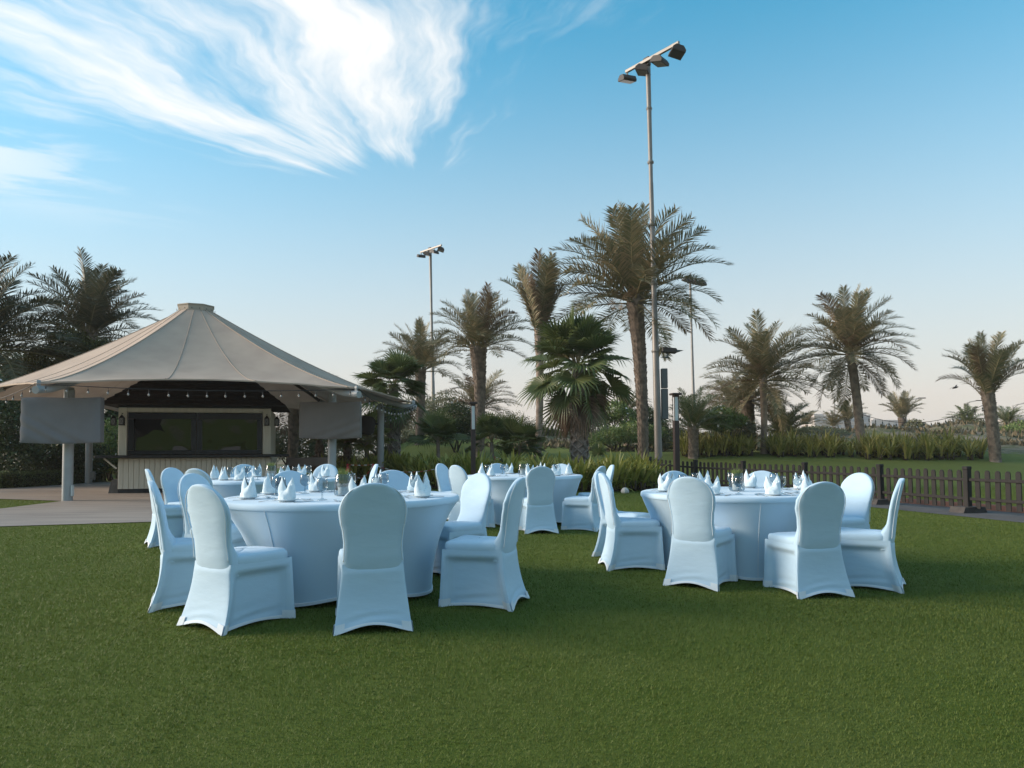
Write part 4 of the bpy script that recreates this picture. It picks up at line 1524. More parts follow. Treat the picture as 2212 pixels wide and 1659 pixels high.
def frond_mesh(L, e0, droop, seed, mats, pairs=60, ll=.185, dens=1.0):
    """one pinnate frond: leans out along +Y from elevation e0, bends down by droop over its length"""
    r = np.random.default_rng(seed)
    ns = 14
    pts = [np.zeros(3)]
    tw = r.normal(0, .05)
    for i in range(ns):
        f = (i + .5) / ns
        e = e0 - droop * f ** 1.6
        step = L / ns
        pts.append(pts[-1] + step * np.array([tw * f, math.cos(e), math.sin(e)]))
    pts = np.array(pts)
    mb = MB()
    rad = [.030 * (1 - .88 * i / ns) * L / 3 for i in range(ns + 1)]
    mb.mi = 1
    mb.tube(pts, rad, 4)
    nv0 = len(mb.v)
    V, F = list(mb.v), list(mb.f)
    mi = list(mb.m)
    tt = np.linspace(.16, 1.0, pairs)
    for j, f in enumerate(tt):
        x = f * ns
        i = min(int(x), ns - 1)
        p = pts[i] + (pts[i + 1] - pts[i]) * (x - i)
        tan = pts[i + 1] - pts[i]
        tan /= np.linalg.norm(tan)
        sd = np.array([1.0, 0, 0])
        up = np.cross(sd, tan)
        prof = math.sin(math.pi * min(.12 + .80 * f, 1)) ** .7
        ln = L * ll * (.35 + .75 * prof) * (1 if f < .9 else .75)
        for s in (-1, 1):
            fw = .55 + .55 * f + r.normal(0, .12)
            uu = .38 + r.normal(0, .22)
            d = sd * s * 1.0 + tan * fw + up * uu
            d /= np.linalg.norm(d)
            l = ln * (1 + r.normal(0, .10))
            w = .0125 * L / 3 * 1.5
            wd = np.cross(d, up); wd /= np.linalg.norm(wd)
            q0 = p
            q1 = p + d * l * .5
            q2 = p + d * l + np.array([0, 0, -l * .10])
            b = len(V)
            V += [tuple(q0 - wd * w * .5), tuple(q0 + wd * w * .5), tuple(q1 + wd * w), tuple(q1 - wd * w), tuple(q2)]
            F += [(b, b + 1, b + 2, b + 3), (b + 3, b + 2, b + 4)]
            mi += [0, 0]
    me = bpy.data.meshes.new('frond')
    me.from_pydata(V, [], F)
    for m in mats:
        me.materials.append(m)
    me.polygons.foreach_set('material_index', mi)
    me.update()
    return me

FR = {}
def frond(kind, cls, var):
    """fronds are shared between palms; cls is the elevation class"""
    key = (kind, cls, var)
    if key not in FR:
        e0, dr = {0: (86, 28), 1: (74, 48), 2: (60, 62), 3: (44, 66), 4: (26, 58), 5: (6, 52), 6: (-18, 50), 7: (-45, 35), 8: (80, 10), 9: (66, 95)}[cls]
        m = {'date': DATE_L, 'dark': DATE_D, 'green': DATE_G, 'dry': DRYF}[kind]
        FR[key] = frond_mesh(3.0, R(e0), R(dr + (var - 1) * 9), hash((kind, cls, var)) % 1000 if False else (cls * 7 + var * 31 + len(kind)), [m, RACHIS])
    return FR[key]

def trunk_date(t, base, top, r0, r1, m, boots=True, rings=False, boot_top=.35):
    """tapered trunk with the stubs of old leaf bases"""
    L = (top - base).length
    n = max(10, int(L / .14))
    pts, rad = [], []
    bow = Vector((0, 0, 0))
    for i in range(n + 1):
        f = i / n
        p = base.lerp(top, f)
        p += Vector((.05 * L / 4 * math.sin(f * 3.0), 0, 0))
        r = r0 + (r1 - r0) * f ** 2.2
        if rings:
            r *= 1 + .06 * (i % 2)
        if f < .06:
            r *= 1.25 - f * 4
        pts.append(p); rad.append(r)
    mb = MB().tube(pts, rad, 14)
    if boots:
        ph = 0
        i = 0
        zz = .02 if not rings else 1 - boot_top
        while zz < 1.0:
            f = zz
            p = base.lerp(top, f) + Vector((.05 * L / 4 * math.sin(f * 3.0), 0, 0))
            r = r0 + (r1 - r0) * f ** 2.2
            for k in range(7):
                a = 2 * math.pi * (k + .5 * (i % 2)) / 7 + random.uniform(-.12, .12)
                o = Vector((math.cos(a), math.sin(a), 0))
                s = Vector((-math.sin(a), math.cos(a), 0))
                hh = random.uniform(.13, .20) * (1 + .6 * max(0, f - .75))
                w = r * .42
                ou = random.uniform(.025, .06) * (1 + 1.5 * max(0, f - .7)) * r / .2
                q = p + o * r * .96
                mb.add([q - s * w - Vector((0, 0, .03)), q + s * w - Vector((0, 0, .03)), q + s * w * .55 + o * ou + Vector((0, 0, hh)), q - s * w * .55 + o * ou + Vector((0, 0, hh)), q + Vector((0, 0, hh * .8))],
                       [(0, 1, 2, 3), (3, 2, 4), (0, 3, 4), (2, 1, 4)])
            i += 1
            zz += .105 / L * (1 if f < .75 else .8)
    return mb.build('trunk', m, t, 30)

def date_palm(label, Y, tu, tv, bu, L, spec, r0=.2, r1=.24, kind='date', bark=None, boots=True, rings=False, bv=None, group='date palms', rot0=None, boot_top=.35, dry=0):
    """Y distance; (tu, tv) photo position of the crown heart; bu foot; L frond length in metres; spec {class: count}"""
    top = P(tu, tv, Y)
    bp = P(bu, 980, Y)
    zb = zf(bp.x, Y) - .05
    base = Vector((bp.x, Y, zb))
    t = thing('date_palm', label, 'palm tree', base, 0, group)
    trunk_date(t, Vector((0, 0, 0)), top - base, r0, r1, bark or BARK, boots, rings, boot_top)
    c = top - base
    az = random.uniform(0, 6.28) if rot0 is None else rot0
    for cls, cnt in spec.items():
        for k in range(cnt):
            az += 2.39996 + random.uniform(-.2, .2)
            kd = 'dry' if (dry and random.random() < dry * (1.6 if cls >= 5 else .6)) else kind
            me = frond(kd, cls, random.randrange(3))
            s = L / 3.0 * random.uniform(.88, 1.08) * (1.0 if cls < 6 else .9)
            off = Vector((math.cos(az + math.pi / 2), math.sin(az + math.pi / 2), 0)) * r1 * .5
            link('frond', me, t, c + off + Vector((0, 0, .12 - .05 * cls * L / 3)), (random.uniform(-.08, .08), random.uniform(-.25, .25), az), s)
    return t

FULL = {0: 5, 1: 9, 2: 10, 3: 11, 4: 10, 5: 8, 6: 4}
date_palm('largest date palm with a thick shaggy trunk behind the tall mast', 28.8, 1370, 645, 1390, 3.65, {0: 7, 1: 11, 2: 12, 3: 12, 4: 12, 5: 9, 6: 3}, .19, .30, boot_top=1, dry=.10)
date_palm('slim palm with narrow upright crown left of the largest palm', 29.5, 1164, 715, 1160, 2.85, {8: 16, 0: 9, 1: 3}, .14, .17, bark=BARK_P, rings=True, boots=True, dry=.22, boot_top=.16)
date_palm('stout date palm with full crown in the middle left', 33.0, 1032, 752, 1036, 2.55, {0: 5, 1: 9, 2: 10, 3: 10, 4: 9, 5: 5}, .19, .34, dry=.15)
date_palm('date palm half hidden behind the left fan palm', 36.0, 908, 800, 905, 2.45, {0: 4, 1: 8, 2: 8, 3: 8, 4: 8, 5: 4}, .18, .24, kind='date', dry=.12)
date_palm('date palm with thin trunk and dense crown, left of the leaning one', 34.0, 1647, 818, 1650, 2.85, {0: 4, 1: 9, 2: 10, 3: 11, 4: 11, 5: 10, 6: 6, 7: 2}, .14, .17, bark=BARK_P, rings=True, boot_top=.08, dry=.12)
date_palm('shaggy dark-trunked date palm behind the dense one', 38.0, 1612, 862, 1622, 2.55, {2: 4, 3: 8, 4: 10, 5: 10, 6: 6}, .26, .32, dry=.10)
date_palm('tall leaning date palm with wide drooping crown at the right', 34.0, 1836, 760, 1862, 2.95, {0: 5, 1: 9, 2: 10, 3: 10, 4: 11, 5: 10, 6: 7, 7: 5}, .20, .19, bark=BARK_P, rings=True, boot_top=.05, dry=.14)
date_palm('vase-shaped date palm with bare leaf stalks at the right edge', 31.0, 2133, 852, 2150, 2.65, {8: 5, 0: 5, 1: 9, 2: 6, 9: 5}, .20, .22, rot0=1.0, dry=.12)
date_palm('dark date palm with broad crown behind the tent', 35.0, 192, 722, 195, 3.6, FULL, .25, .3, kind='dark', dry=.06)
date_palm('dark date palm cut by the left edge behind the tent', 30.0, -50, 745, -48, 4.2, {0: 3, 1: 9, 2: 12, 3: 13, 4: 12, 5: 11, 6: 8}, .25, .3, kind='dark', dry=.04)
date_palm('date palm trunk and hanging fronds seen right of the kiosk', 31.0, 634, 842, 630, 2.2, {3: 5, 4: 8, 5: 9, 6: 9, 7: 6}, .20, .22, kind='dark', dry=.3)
date_palm('low green date palm left of the white-flowered bush', 32.5, 1497, 928, 1497, 1.75, {0: 3, 1: 8, 2: 8, 3: 8, 4: 7, 5: 4}, .20, .22, kind='green')
date_palm('pale sparse date palm behind the dense one', 44.0, 1588, 880, 1590, 2.4, {1: 4, 2: 6, 3: 8, 4: 8, 5: 6, 6: 4}, .16, .18, dry=.15)
date_palm('trunkless young date palm below the dense crowns', 37.0, 1690, 945, 1690, 2.0, {0: 3, 1: 8, 2: 9, 3: 9, 4: 8, 5: 6}, .14, .15, kind='green', boots=False)
date_palm('date palm crown seen behind the stout trunk in the middle left', 48.0, 1032, 880, 1034, 2.9, {1: 5, 2: 8, 3: 8, 4: 9, 5: 7, 6: 4}, .2, .22, dry=.2)
date_palm('small pale palm between the fan palm and the largest trunk', 42.0, 1355, 885, 1356, 1.5, {1: 5, 2: 7, 3: 8, 4: 8, 5: 5}, .20, .22, bark=BARK_P, rings=True)
date_palm('small upright palm on the dune right of the leaning palm', 55.0, 1948, 905, 1950, 2.0, {0: 5, 1: 9, 2: 9, 9: 5}, .20, .25)
date_palm('small palm on the dune just left of the leaning palm', 56.0, 1830, 912, 1838, 1.7, {0: 4, 1: 8, 2: 8, 3: 6}, .18, .2)
date_palm('tiny palm before the large white building, left', 58.0, 1742, 918, 1742, 1.3, {1: 6, 2: 7, 3: 7, 4: 5}, .1, .12, boots=False)
date_palm('tiny palm before the large white building, right', 56.0, 1800, 922, 1800, 1.3, {1: 6, 2: 7, 3: 7, 4: 5}, .1, .12, boots=False)
date_palm('low spreading palm on the dune left of the vase-shaped palm', 50.0, 2090, 922, 2090, 1.6, {1: 7, 2: 8, 3: 8, 4: 7}, .12, .14, kind='green', boots=False)
date_palm('low green palm right of the vase-shaped palm', 48.0, 2178, 918, 2178, 1.5, {1: 7, 2: 8, 3: 8, 4: 7}, .12, .14, kind='green', boots=False)

# ---------------------------------------------------------------- fan palms
def fan_leaf(Rf, pet, e0, seed, mats, seg=34, spread=R(300), fold=.35, droop=.25):
    r = np.random.default_rng(seed)
    mb = MB()
    mb.mi = 1
    d0 = Vector((0, math.cos(e0), math.sin(e0)))
    end = d0 * pet + Vector((0, 0, -pet * .08))
    mb.tube([Vector((0, 0, 0)), d0 * pet * .5 + Vector((0, 0, pet * .02)), end], [.022, .016, .011], 5)
    mb.mi = 0
    tan = (d0 + Vector((0, 0, -.25))).normalized()
    sd = Vector((1, 0, 0))
    up = sd.cross(tan).normalized()
    for i in range(seg):
        a0 = (i / seg - .5) * spread
        a1 = ((i + 1) / seg - .5) * spread
        am = (a0 + a1) / 2
        ln = Rf * (1 - .22 * (abs(am) / (spread / 2)) ** 2) * r.uniform(.9, 1.05)
        def dirv(a):
            return (tan * math.cos(a) + sd * math.sin(a) + up * (fold * abs(math.sin(a * .5)))).normalized()
        da, db, dm = dirv(a0), dirv(a1), dirv(am)
        pl = up * (.012 * Rf)
        j = .58
        q = [end, end + da * ln * j * .98, end + dm * ln * j + pl * 2, end + db * ln * j * .98]
        tip = end + dm * ln + Vector((0, 0, -droop * ln * r.uniform(.3, 1.2)))
        m1 = end + dm * ln * .8 + Vector((0, 0, -droop * ln * .25))
        w = (db - da) * ln * .16
        mb.add([q[0], q[1], q[2], q[3], m1 - w, m1 + w, tip], [(0, 1, 2), (0, 2, 3), (1, 4, 2), (2, 5, 3), (2, 4, 5), (4, 6, 5)])
    return mb.mesh('fan_leaf', mats)
FL = {}
def fan(kind, cls, var, Rf=.95):
    key = (kind, cls, var)
    if key not in FL:
        e0, dr = {0: (82, .08), 1: (62, .15), 2: (40, .22), 3: (15, .32), 4: (-15, .42), 5: (-45, .5), 6: (-74, .3)}[cls]
        m = {'green': FAN_L, 'yellow': FAN_Y, 'dry': FAN_DRY}[kind]
        FL[key] = fan_leaf(Rf, 1.0 if kind != 'dry' else .55, R(e0), cls * 11 + var * 5 + len(kind), [m, RACHIS if kind != 'dry' else FAN_DRY], fold=.35 if kind != 'dry' else 1.2, droop=dr, spread=R(300 if kind != 'dry' else 150))
    return FL[key]
def fan_palm(label, Y, tu, tv, bu, S, spec, dry=None, r0=.2, r1=.18, kind='green', trunk=True, criss=True, group='fan palms', heart=.9):
    top = P(tu, tv, Y)
    bp = P(bu, 980, Y)
    base = Vector((bp.x, Y, zf(bp.x, Y) - .04))
    t = thing('fan_palm', label, 'palm tree', base, 0, group)
    c = top - base
    if trunk and c.z > .15:
        n = 16
        mb = MB().tube([c * (i / n) for i in range(n + 1)], [r0 + (r1 - r0) * i / n + (.05 if i == 0 else 0) for i in range(n + 1)], 12)
        if criss:
            i = 0
            z = .02
            while z < .8:
                for k in range(5):
                    for s in (-1, 1):
                        a = 2 * math.pi * (k + .5 * (i % 2)) / 5
                        r = r0 + (r1 - r0) * z
                        a2 = a + s * .75
                        p0 = c * z + Vector((math.cos(a), math.sin(a), 0)) * (r * 1.0)
                        p1 = c * z + Vector((math.cos(a2), math.sin(a2), 0)) * (r * 1.16) + Vector((0, 0, .20))
                        mb.tube([p0, (p0 + p1) / 2 + Vector((math.cos((a + a2) / 2), math.sin((a + a2) / 2), 0)) * r * .14, p1], [.03, .035, .022], 4)
                i += 1
                z += .17 / max(c.z, .3)
        mb.build('trunk', BARK_G, t, 40)
    az = random.uniform(0, 6)
    for cls, cnt in spec.items():
        for k in range(cnt):
            az += 2.39996 + random.uniform(-.2, .2)
            link('fan_leaf', fan(kind, cls, random.randrange(3)), t, c + Vector((0, 0, -.07 * cls * S)), (random.uniform(-.35, .30), random.uniform(-.4, .4), az + random.uniform(-.3, .3)), S * random.uniform(.82, 1.12))
    if dry:
        for cls, cnt in dry.items():
            for k in range(cnt):
                az += 2.39996
                link('dead_leaf', fan('dry', cls, random.randrange(3)), t, c + Vector((0, 0, -.45 * S - random.uniform(0, .5) * S)), (0, random.uniform(-.4, .4), az), S * random.uniform(.8, 1.05))
    return t
fan_palm('large fan palm with brown skirt of dead leaves in the middle', 24.5, 1248, 788, 1252, 1.10, {0: 7, 1: 11, 2: 10, 3: 9, 4: 7, 5: 3}, {5: 4, 6: 14}, .30, .20)
fan_palm('fan palm with brown skirt behind the right tent post', 28.0, 850, 830, 852, .86, {0: 4, 1: 7, 2: 8, 3: 9, 4: 8, 5: 4}, {5: 3, 6: 12}, .22, .18)
fan_palm('low dark fan palm left of the lamp post in the lily bed', 25.0, 946, 950, 948, .62, {0: 2, 1: 5, 2: 6, 3: 5}, None, .07, .06, criss=False)
fan_palm('low bright fan palm right of the lamp post in the lily bed', 25.0, 1062, 955, 1066, .62, {0: 3, 1: 5, 2: 5, 3: 3}, None, .09, .06, criss=False)
fan_palm('low fan palm left of the slim palm trunk', 24.5, 1122, 962, 1124, .62, {0: 2, 1: 4, 2: 6, 3: 6, 4: 2}, None, .05, .05, criss=False)
fan_palm('single fan leaf sprouting from the lily bed by the large fan palm', 23.2, 1290, 998, 1290, .36, {0: 2, 1: 1}, None, .03, .03, trunk=False)
fan_palm('yellowish low fan palm between the right tent posts', 26.0, 793, 955, 793, .70, {0: 2, 1: 5, 2: 6, 3: 6}, None, .10, .08, kind='yellow', criss=False)
fan_palm('yellowish low fan palm below the right screen cover', 27.0, 690, 950, 690, .6, {1: 4, 2: 5, 3: 5}, {6: 4}, .14, .12, kind='yellow')
fan_palm('low fan palm with dark stem below the right screen cover', 26.0, 750, 952, 752, .5, {1: 3, 2: 4, 3: 4}, {6: 5}, .13, .11, kind='green')

# ---------------------------------------------------------------- lily beds
LILY = leaf_mat('lily_strap_leaf', (.165, .195, .035), (.46, .42, .11, 1.5), .3, .35)
LILY2 = leaf_mat('lily_strap_leaf_pale', (.22, .225, .05), (.58, .48, .17, 1.3), .3, .35)
LSTEM = mat('lily_dry_stem', (.10, .075, .055), .9, (.06, .045, .035), 8)
def lily_mesh(seed, hgt, n, wid, m, broad=False):
    r = np.random.default_rng(seed)
    mb = MB()
    mb.mi = 1
    for k in range(4):
        a = r.uniform(0, 6.28); d = r.uniform(.02, .14)
        mb.tube([(math.cos(a) * d, math.sin(a) * d, 0), (math.cos(a) * d * 1.2, math.sin(a) * d * 1.2, hgt * .32)], [.045, .03], 6)
    mb.mi = 0
    for k in range(n):
        a = r.uniform(0, 6.28)
        d = r.uniform(0, .13)
        b = Vector((math.cos(a) * d, math.sin(a) * d, hgt * r.uniform(.05, .32)))
        L = hgt * r.uniform(.6, 1.0)
        el = R(r.uniform(48, 86))
        dr = R(r.uniform(10, 60))
        if r.random() < .15:
            el, dr = R(r.uniform(10, 35)), R(60)
        a2 = a + r.normal(0, .6)
        o = Vector((math.cos(a2), math.sin(a2), 0))
        s = Vector((-math.sin(a2), math.cos(a2), 0))
        w = wid * r.uniform(.75, 1.2)
        rows = []
        p = b.copy()
        NSG = 5
        for i in range(NSG + 1):
            f = i / NSG
            ww = w * (.55 + .9 * f - 1.42 * f ** 3) if broad else w * (.8 + .3 * f - 1.07 * f ** 2.5)
            e = el - dr * f ** 1.5
            nrm = (o * -math.sin(e) + Vector((0, 0, math.cos(e))))
            rows.append([p - s * ww + nrm * ww * .35, p.copy(), p + s * ww + nrm * ww * .35])
            p = p + (o * math.cos(e) + Vector((0, 0, math.sin(e)))) * (L / NSG)
        mb.grid(rows)
    return mb.mesh('lily_clump', [m, LSTEM], True)
LM_A = [lily_mesh(i, 1.10, 24, .064, LILY, True) for i in range(5)]
LM_B = [lily_mesh(20 + i, 1.2, 24, .050, LILY2) for i in range(5)]
def lily(x, y, m, s, label, group):
    o = link('lily_clump', m, None, (x, y, zf(x, y) - .02), (0, 0, random.uniform(0, 6.28)), (s, s, s * random.uniform(.9, 1.08)))
    tag(o, label, 'lily plant', group)
# front bed: from the kiosk to the fence
bedline = [(-6.3, 24.8), (-4.0, 24.6), (-2.6, 22.0), (0.0, 21.0), (2.6, 20.8), (4.55, 22.2)]
def along(line, step):
    out = []
    for (x0, y0), (x1, y1) in zip(line[:-1], line[1:]):
        n = max(1, int(math.hypot(x1 - x0, y1 - y0) / step))
        for k in range(n):
            out.append((x0 + (x1 - x0) * k / n, y0 + (y1 - y0) * k / n))
    return out
for row in range(4):
    for (x, y) in along(bedline, .40):
        part_ = ('right of the kiosk' if x < -3.9 else 'beside the traffic cones' if x < -2.4 else 'left of the bed lamp post' if x < -1.2
                 else 'behind the far middle table' if x < 1.4 else 'below the large fan palm' if x < 3.0 else 'at the end beside the fence')
        row_ = ('front row', 'second row', 'third row', 'back row')[row]
        lily(x + random.uniform(-.13, .13), y + row * .48 + random.uniform(-.12, .12), random.choice(LM_A), random.uniform(.82, 1.02) * (1 if row else .95),
             'green lily in the long bed, %s, %s' % (row_, part_), 'lilies %s, %s' % (row_, part_))
# three clumps of the bed beyond the golf lawn
for (u0, u1, Y0, nm) in ((1475, 1632, 33.0, 'left of the dense palm'), (1668, 1838, 32.6, 'between the dense and the leaning palm'), (1878, 2132, 31.6, 'right of the leaning palm')):
    a, b = P(u0, 975, Y0), P(u1, 975, Y0)
    for row in range(4):
        n = int((b.x - a.x) / .40)
        for k in range(n):
            x = a.x + (b.x - a.x) * (k + random.uniform(.1, .9)) / n
            lily(x, Y0 + row * .55 + random.uniform(-.2, .2), random.choice(LM_B), random.uniform(.70, 1.05), 'yellow-green lily across the lawn, %s, %s' % (('front row', 'second row', 'third row', 'back row')[row], nm), 'lilies %s, %s' % (nm, ('front row', 'second row', 'third row', 'back row')[row]))

# ---------------------------------------------------------------- shrubs and trees
def leaf_cloud(name, clumps, n, size, m, parent=None, shell=.55, loc=None, aspect=.45, flat=.0, kind=None):
    """clumps: list of (x, y, z, rx, ry, rz); leaf-sized faces spread through them"""
    c = np.array(clumps, dtype=float)
    vol = (c[:, 3] * c[:, 4] * c[:, 5]) ** (2 / 3)
    idx = rng.choice(len(c), n, p=vol / vol.sum())
    d = rng.normal(size=(n, 3))
    d /= np.linalg.norm(d, axis=1)[:, None]
    rr = (shell + (1 - shell) * rng.random(n)) ** .7 * (1 + .14 * rng.normal(size=n))
    p = c[idx, :3] + d * rr[:, None] * c[idx, 3:6]
    a = rng.normal(size=(n, 3)) + d * .5 + np.array([0, 0, flat])
    a /= np.linalg.norm(a, axis=1)[:, None]
    b = np.cross(a, rng.normal(size=(n, 3)))
    b /= np.linalg.norm(b, axis=1)[:, None]
    s = size * (.6 + .8 * rng.random(n))[:, None]
    q0, q2 = p - a * s * .5, p + a * s * .5
    nrm = np.cross(a, b)
    q1, q3 = p + b * s * aspect * .5 + nrm * s * .08, p - b * s * aspect * .5 + nrm * s * .08
    V = np.stack([q0, q1, q2, q3], 1).reshape(-1, 3)
    F = np.arange(4 * n).reshape(n, 4)
    o = link(name, np_mesh(name, V, F, m), parent, loc)
    if kind:
        o['kind'] = kind
    return o
DKLEAF = leaf_mat('dark_shrub_leaf', (0.037, 0.062, 0.026), (0.106, 0.138, 0.05, 1.8), .2, .5)
MDLEAF = leaf_mat('mid_shrub_leaf', (0.111, 0.171, 0.054), (0.273, 0.326, 0.102, 1.8), .25, .5)
GYLEAF = leaf_mat('grey_green_scrub_leaf', (0.115, 0.132, 0.074), (0.27, 0.257, 0.149, 1.6), .2, .6)
HDLEAF = leaf_mat('hedge_leaf', (0.054, 0.086, 0.026), (0.132, 0.168, 0.05, 1.8), .2, .5)
FLOWER = mat('white_petal', (.75, .74, .72), .6)
TWIG = mat('grey_twig_bark', (.10, .085, .07), .9, (.06, .05, .042), 10)
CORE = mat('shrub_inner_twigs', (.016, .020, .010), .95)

def shrub(label, cat, clumps, n, size, m, stems=5, name='shrub', flowers=0, group=None, spread=.5, aspect=.45, trunk_r=.05):
    """clumps in world coordinates; stems rise from the middle of the foot into the clumps"""
    c = np.array(clumps)
    bx, by = float(np.mean(c[:, 0])), float(np.mean(c[:, 1]))
    bz = zf(bx, by) - .03
    t = thing(name, label, cat, (bx, by, bz), 0, group)
    loc = [(x - bx, y - by, z - bz, a, b, d) for x, y, z, a, b, d in clumps]
    leaf_cloud('crown', loc, n, size, m, t, aspect=aspect)
    for k in range(stems):
        q = loc[k % len(loc)]
        e = Vector((q[0] + random.uniform(-.3, .3) * q[3], q[1] + random.uniform(-.3, .3) * q[4], q[2]))
        s = Vector((random.uniform(-.15, .15) + e.x * spread * .3, random.uniform(-.15, .15) + e.y * spread * .3, 0))
        mid = s.lerp(e, .5) + Vector((random.uniform(-.1, .1), random.uniform(-.1, .1), 0))
        MB().tube([s, mid, e], [trunk_r, trunk_r * .7, trunk_r * .35], 6).build('stem' if trunk_r < .09 else 'trunk', TWIG, t, True)
    if flowers:
        f = leaf_cloud('flowers', [(x, y, z, a * 1.05, b * 1.05, d * 1.05) for x, y, z, a, b, d in loc], flowers, .09, FLOWER, t, shell=.9, aspect=.9)
        f['kind'] = 'stuff'
    return t
def cl(u, v, Y, ru, rv, ry=None):
    p = P(u, v, Y)
    k = Y / FOC
    return (p.x, p.y, p.z, ru * k, (ry if ry else ru * k), rv * k)
# the dark planting left of and behind the tent
shrub('dark flowering shrub with white blossoms at the left edge', 'shrub', [cl(-10, 900, 25.5, 60, 70, 1.2), cl(40, 930, 26, 50, 60, 1), cl(20, 985, 25.5, 70, 45, 1), cl(-40, 840, 26, 50, 40, 1)], 9000, .14, DKLEAF, 6, flowers=110)
shrub('dark leafy shrub with white blossoms behind the left tent post', 'shrub', [cl(130, 975, 28, 60, 45, 1.2), cl(90, 1000, 27.5, 55, 32, 1), cl(180, 990, 28.5, 50, 40, 1)], 8000, .14, DKLEAF, 5, flowers=60)
shrub('open small tree with green leaves between the left post and the kiosk', 'tree', [cl(240, 940, 30, 34, 38, 1), cl(215, 965, 30.5, 30, 30, 1), cl(262, 975, 30, 26, 26, .8), cl(235, 1000, 30, 32, 22, .8)], 4200, .13, MDLEAF, 6, name='small_tree', trunk_r=.06)
shrub('tall dark tree mass at the far left behind the tent', 'tree', [cl(20, 830, 37, 110, 80, 3), cl(120, 840, 38, 90, 70, 3), cl(210, 880, 39, 90, 80, 3), cl(70, 930, 36, 120, 70, 2.5), cl(180, 960, 37, 110, 60, 2.5), cl(-80, 900, 36, 90, 120, 3), cl(300, 940, 40, 80, 90, 3)], 26000, .24, DKLEAF, 5, name='broadleaf_tree', trunk_r=.16)
shrub('bright feathery tree rising behind the tent roof at the left', 'tree', [cl(150, 745, 33, 40, 34, 1.2), cl(105, 775, 33, 36, 28, 1.2), cl(195, 765, 33.5, 36, 26, 1.1), cl(60, 800, 33, 40, 24, 1.1), cl(225, 752, 33.5, 22, 18, .8), cl(20, 815, 33, 30, 16, .8)], 15000, .12, leaf_mat('feathery_leaf', (.045, .062, .012), (.12, .125, .03, 1.5), .3, .5), 6, name='feathery_tree', trunk_r=.10)
# clipped hedges
def hedge(x0, y0, x1, y1, w, hgt, label, n):
    L = math.hypot(x1 - x0, y1 - y0)
    ang = math.atan2(y1 - y0, x1 - x0)
    cx, cy = (x0 + x1) / 2, (y0 + y1) / 2
    t = thing('hedge', label, 'hedge', (cx, cy, zf(cx, cy)), ang, 'clipped hedges')
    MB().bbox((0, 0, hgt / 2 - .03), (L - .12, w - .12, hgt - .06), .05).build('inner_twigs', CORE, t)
    f = rng.random((n, 3))
    p = (f - .5) * np.array([L, w, 0]) + np.array([0, 0, 1]) * (f[:, 2:3] * hgt)
    face = rng.choice(5, n, p=[.36, .08, .44, .06, .06])
    p[face == 0, 1] = -w / 2; p[face == 1, 1] = w / 2; p[face == 2, 2] = hgt; p[face == 3, 0] = -L / 2; p[face == 4, 0] = L / 2
    p += rng.normal(0, .018, (n, 3)) + .02 * np.sin(p[:, :1] * 7) * np.array([[0, .5, 1]])
    a = rng.normal(size=(n, 3)); a /= np.linalg.norm(a, axis=1)[:, None]
    b = np.cross(a, rng.normal(size=(n, 3))); b /= np.linalg.norm(b, axis=1)[:, None]
    s = .055 * (.7 + .6 * rng.random((n, 1)))
    V = np.stack([p - a * s * .5, p + b * s * .28, p + a * s * .5, p - b * s * .28], 1).reshape(-1, 3)
    link('leaves', np_mesh('leaves', V, np.arange(4 * n).reshape(n, 4), HDLEAF), t)
hedge(-21.0, 23.6, -16.9, 24.2, .8, .52, 'low clipped hedge at the left edge of the patio', 12000)
hedge(-17.0, 24.6, -16.9, 29.4, .8, .50, 'low clipped hedge running back past the left rear tent post', 9000)
hedge(-16.2, 30.0, -11.6, 30.0, 1.0, .80, 'taller clipped hedge between the left rear post and the kiosk', 12000)
# scrub and bushes beyond the beds
shrub('rounded dark bush with white blossoms left of the lamp in the bed', 'bush', [cl(985, 905, 34, 42, 34, 1.2), cl(955, 930, 34, 34, 28, 1), cl(1015, 925, 34.5, 34, 30, 1)], 8000, .12, DKLEAF, 4, name='bush', flowers=120)
shrub('pale willowy bush between the lamp post and the slim palm', 'bush', [cl(1110, 925, 44, 40, 34, 1.5), cl(1160, 935, 45, 34, 30, 1.3), cl(1075, 940, 44, 30, 26, 1.2), cl(1195, 945, 45, 26, 20, 1)], 9000, .13, leaf_mat('willowy_leaf', (.065, .080, .030), (.15, .15, .07, 1.4), .3, .5), 5, name='bush', aspect=.25)
shrub('grey tree foliage behind the left mast', 'tree', [cl(905, 905, 48, 60, 48, 2), cl(960, 890, 50, 50, 40, 2), cl(870, 940, 46, 46, 34, 1.6), cl(1000, 930, 50, 40, 36, 1.6)], 12000, .16, GYLEAF, 5, name='broadleaf_tree', trunk_r=.12)
shrub('dark scrub between the kiosk and the right screen cover', 'bush', [cl(615, 955, 33, 34, 34, 1.2), cl(660, 960, 33.5, 40, 32, 1.2), cl(590, 965, 33, 24, 26, 1), cl(700, 968, 35, 36, 26, 1.2)], 9000, .12, GYLEAF, 4, name='bush')
shrub('grey scrub between the right tent posts and the grass mound', 'bush', [cl(760, 945, 37, 50, 40, 1.6), cl(820, 940, 38, 44, 42, 1.6), cl(880, 955, 40, 40, 28, 1.5)], 9000, .13, GYLEAF, 4, name='bush')
shrub('open flowering bush on the slope right of the large fan palm', 'bush', [cl(1325, 888, 40, 30, 24, 1.1), cl(1350, 900, 40, 26, 20, 1), cl(1300, 905, 40, 22, 18, .9)], 4200, .14, MDLEAF, 6, name='bush', trunk_r=.05, flowers=50)
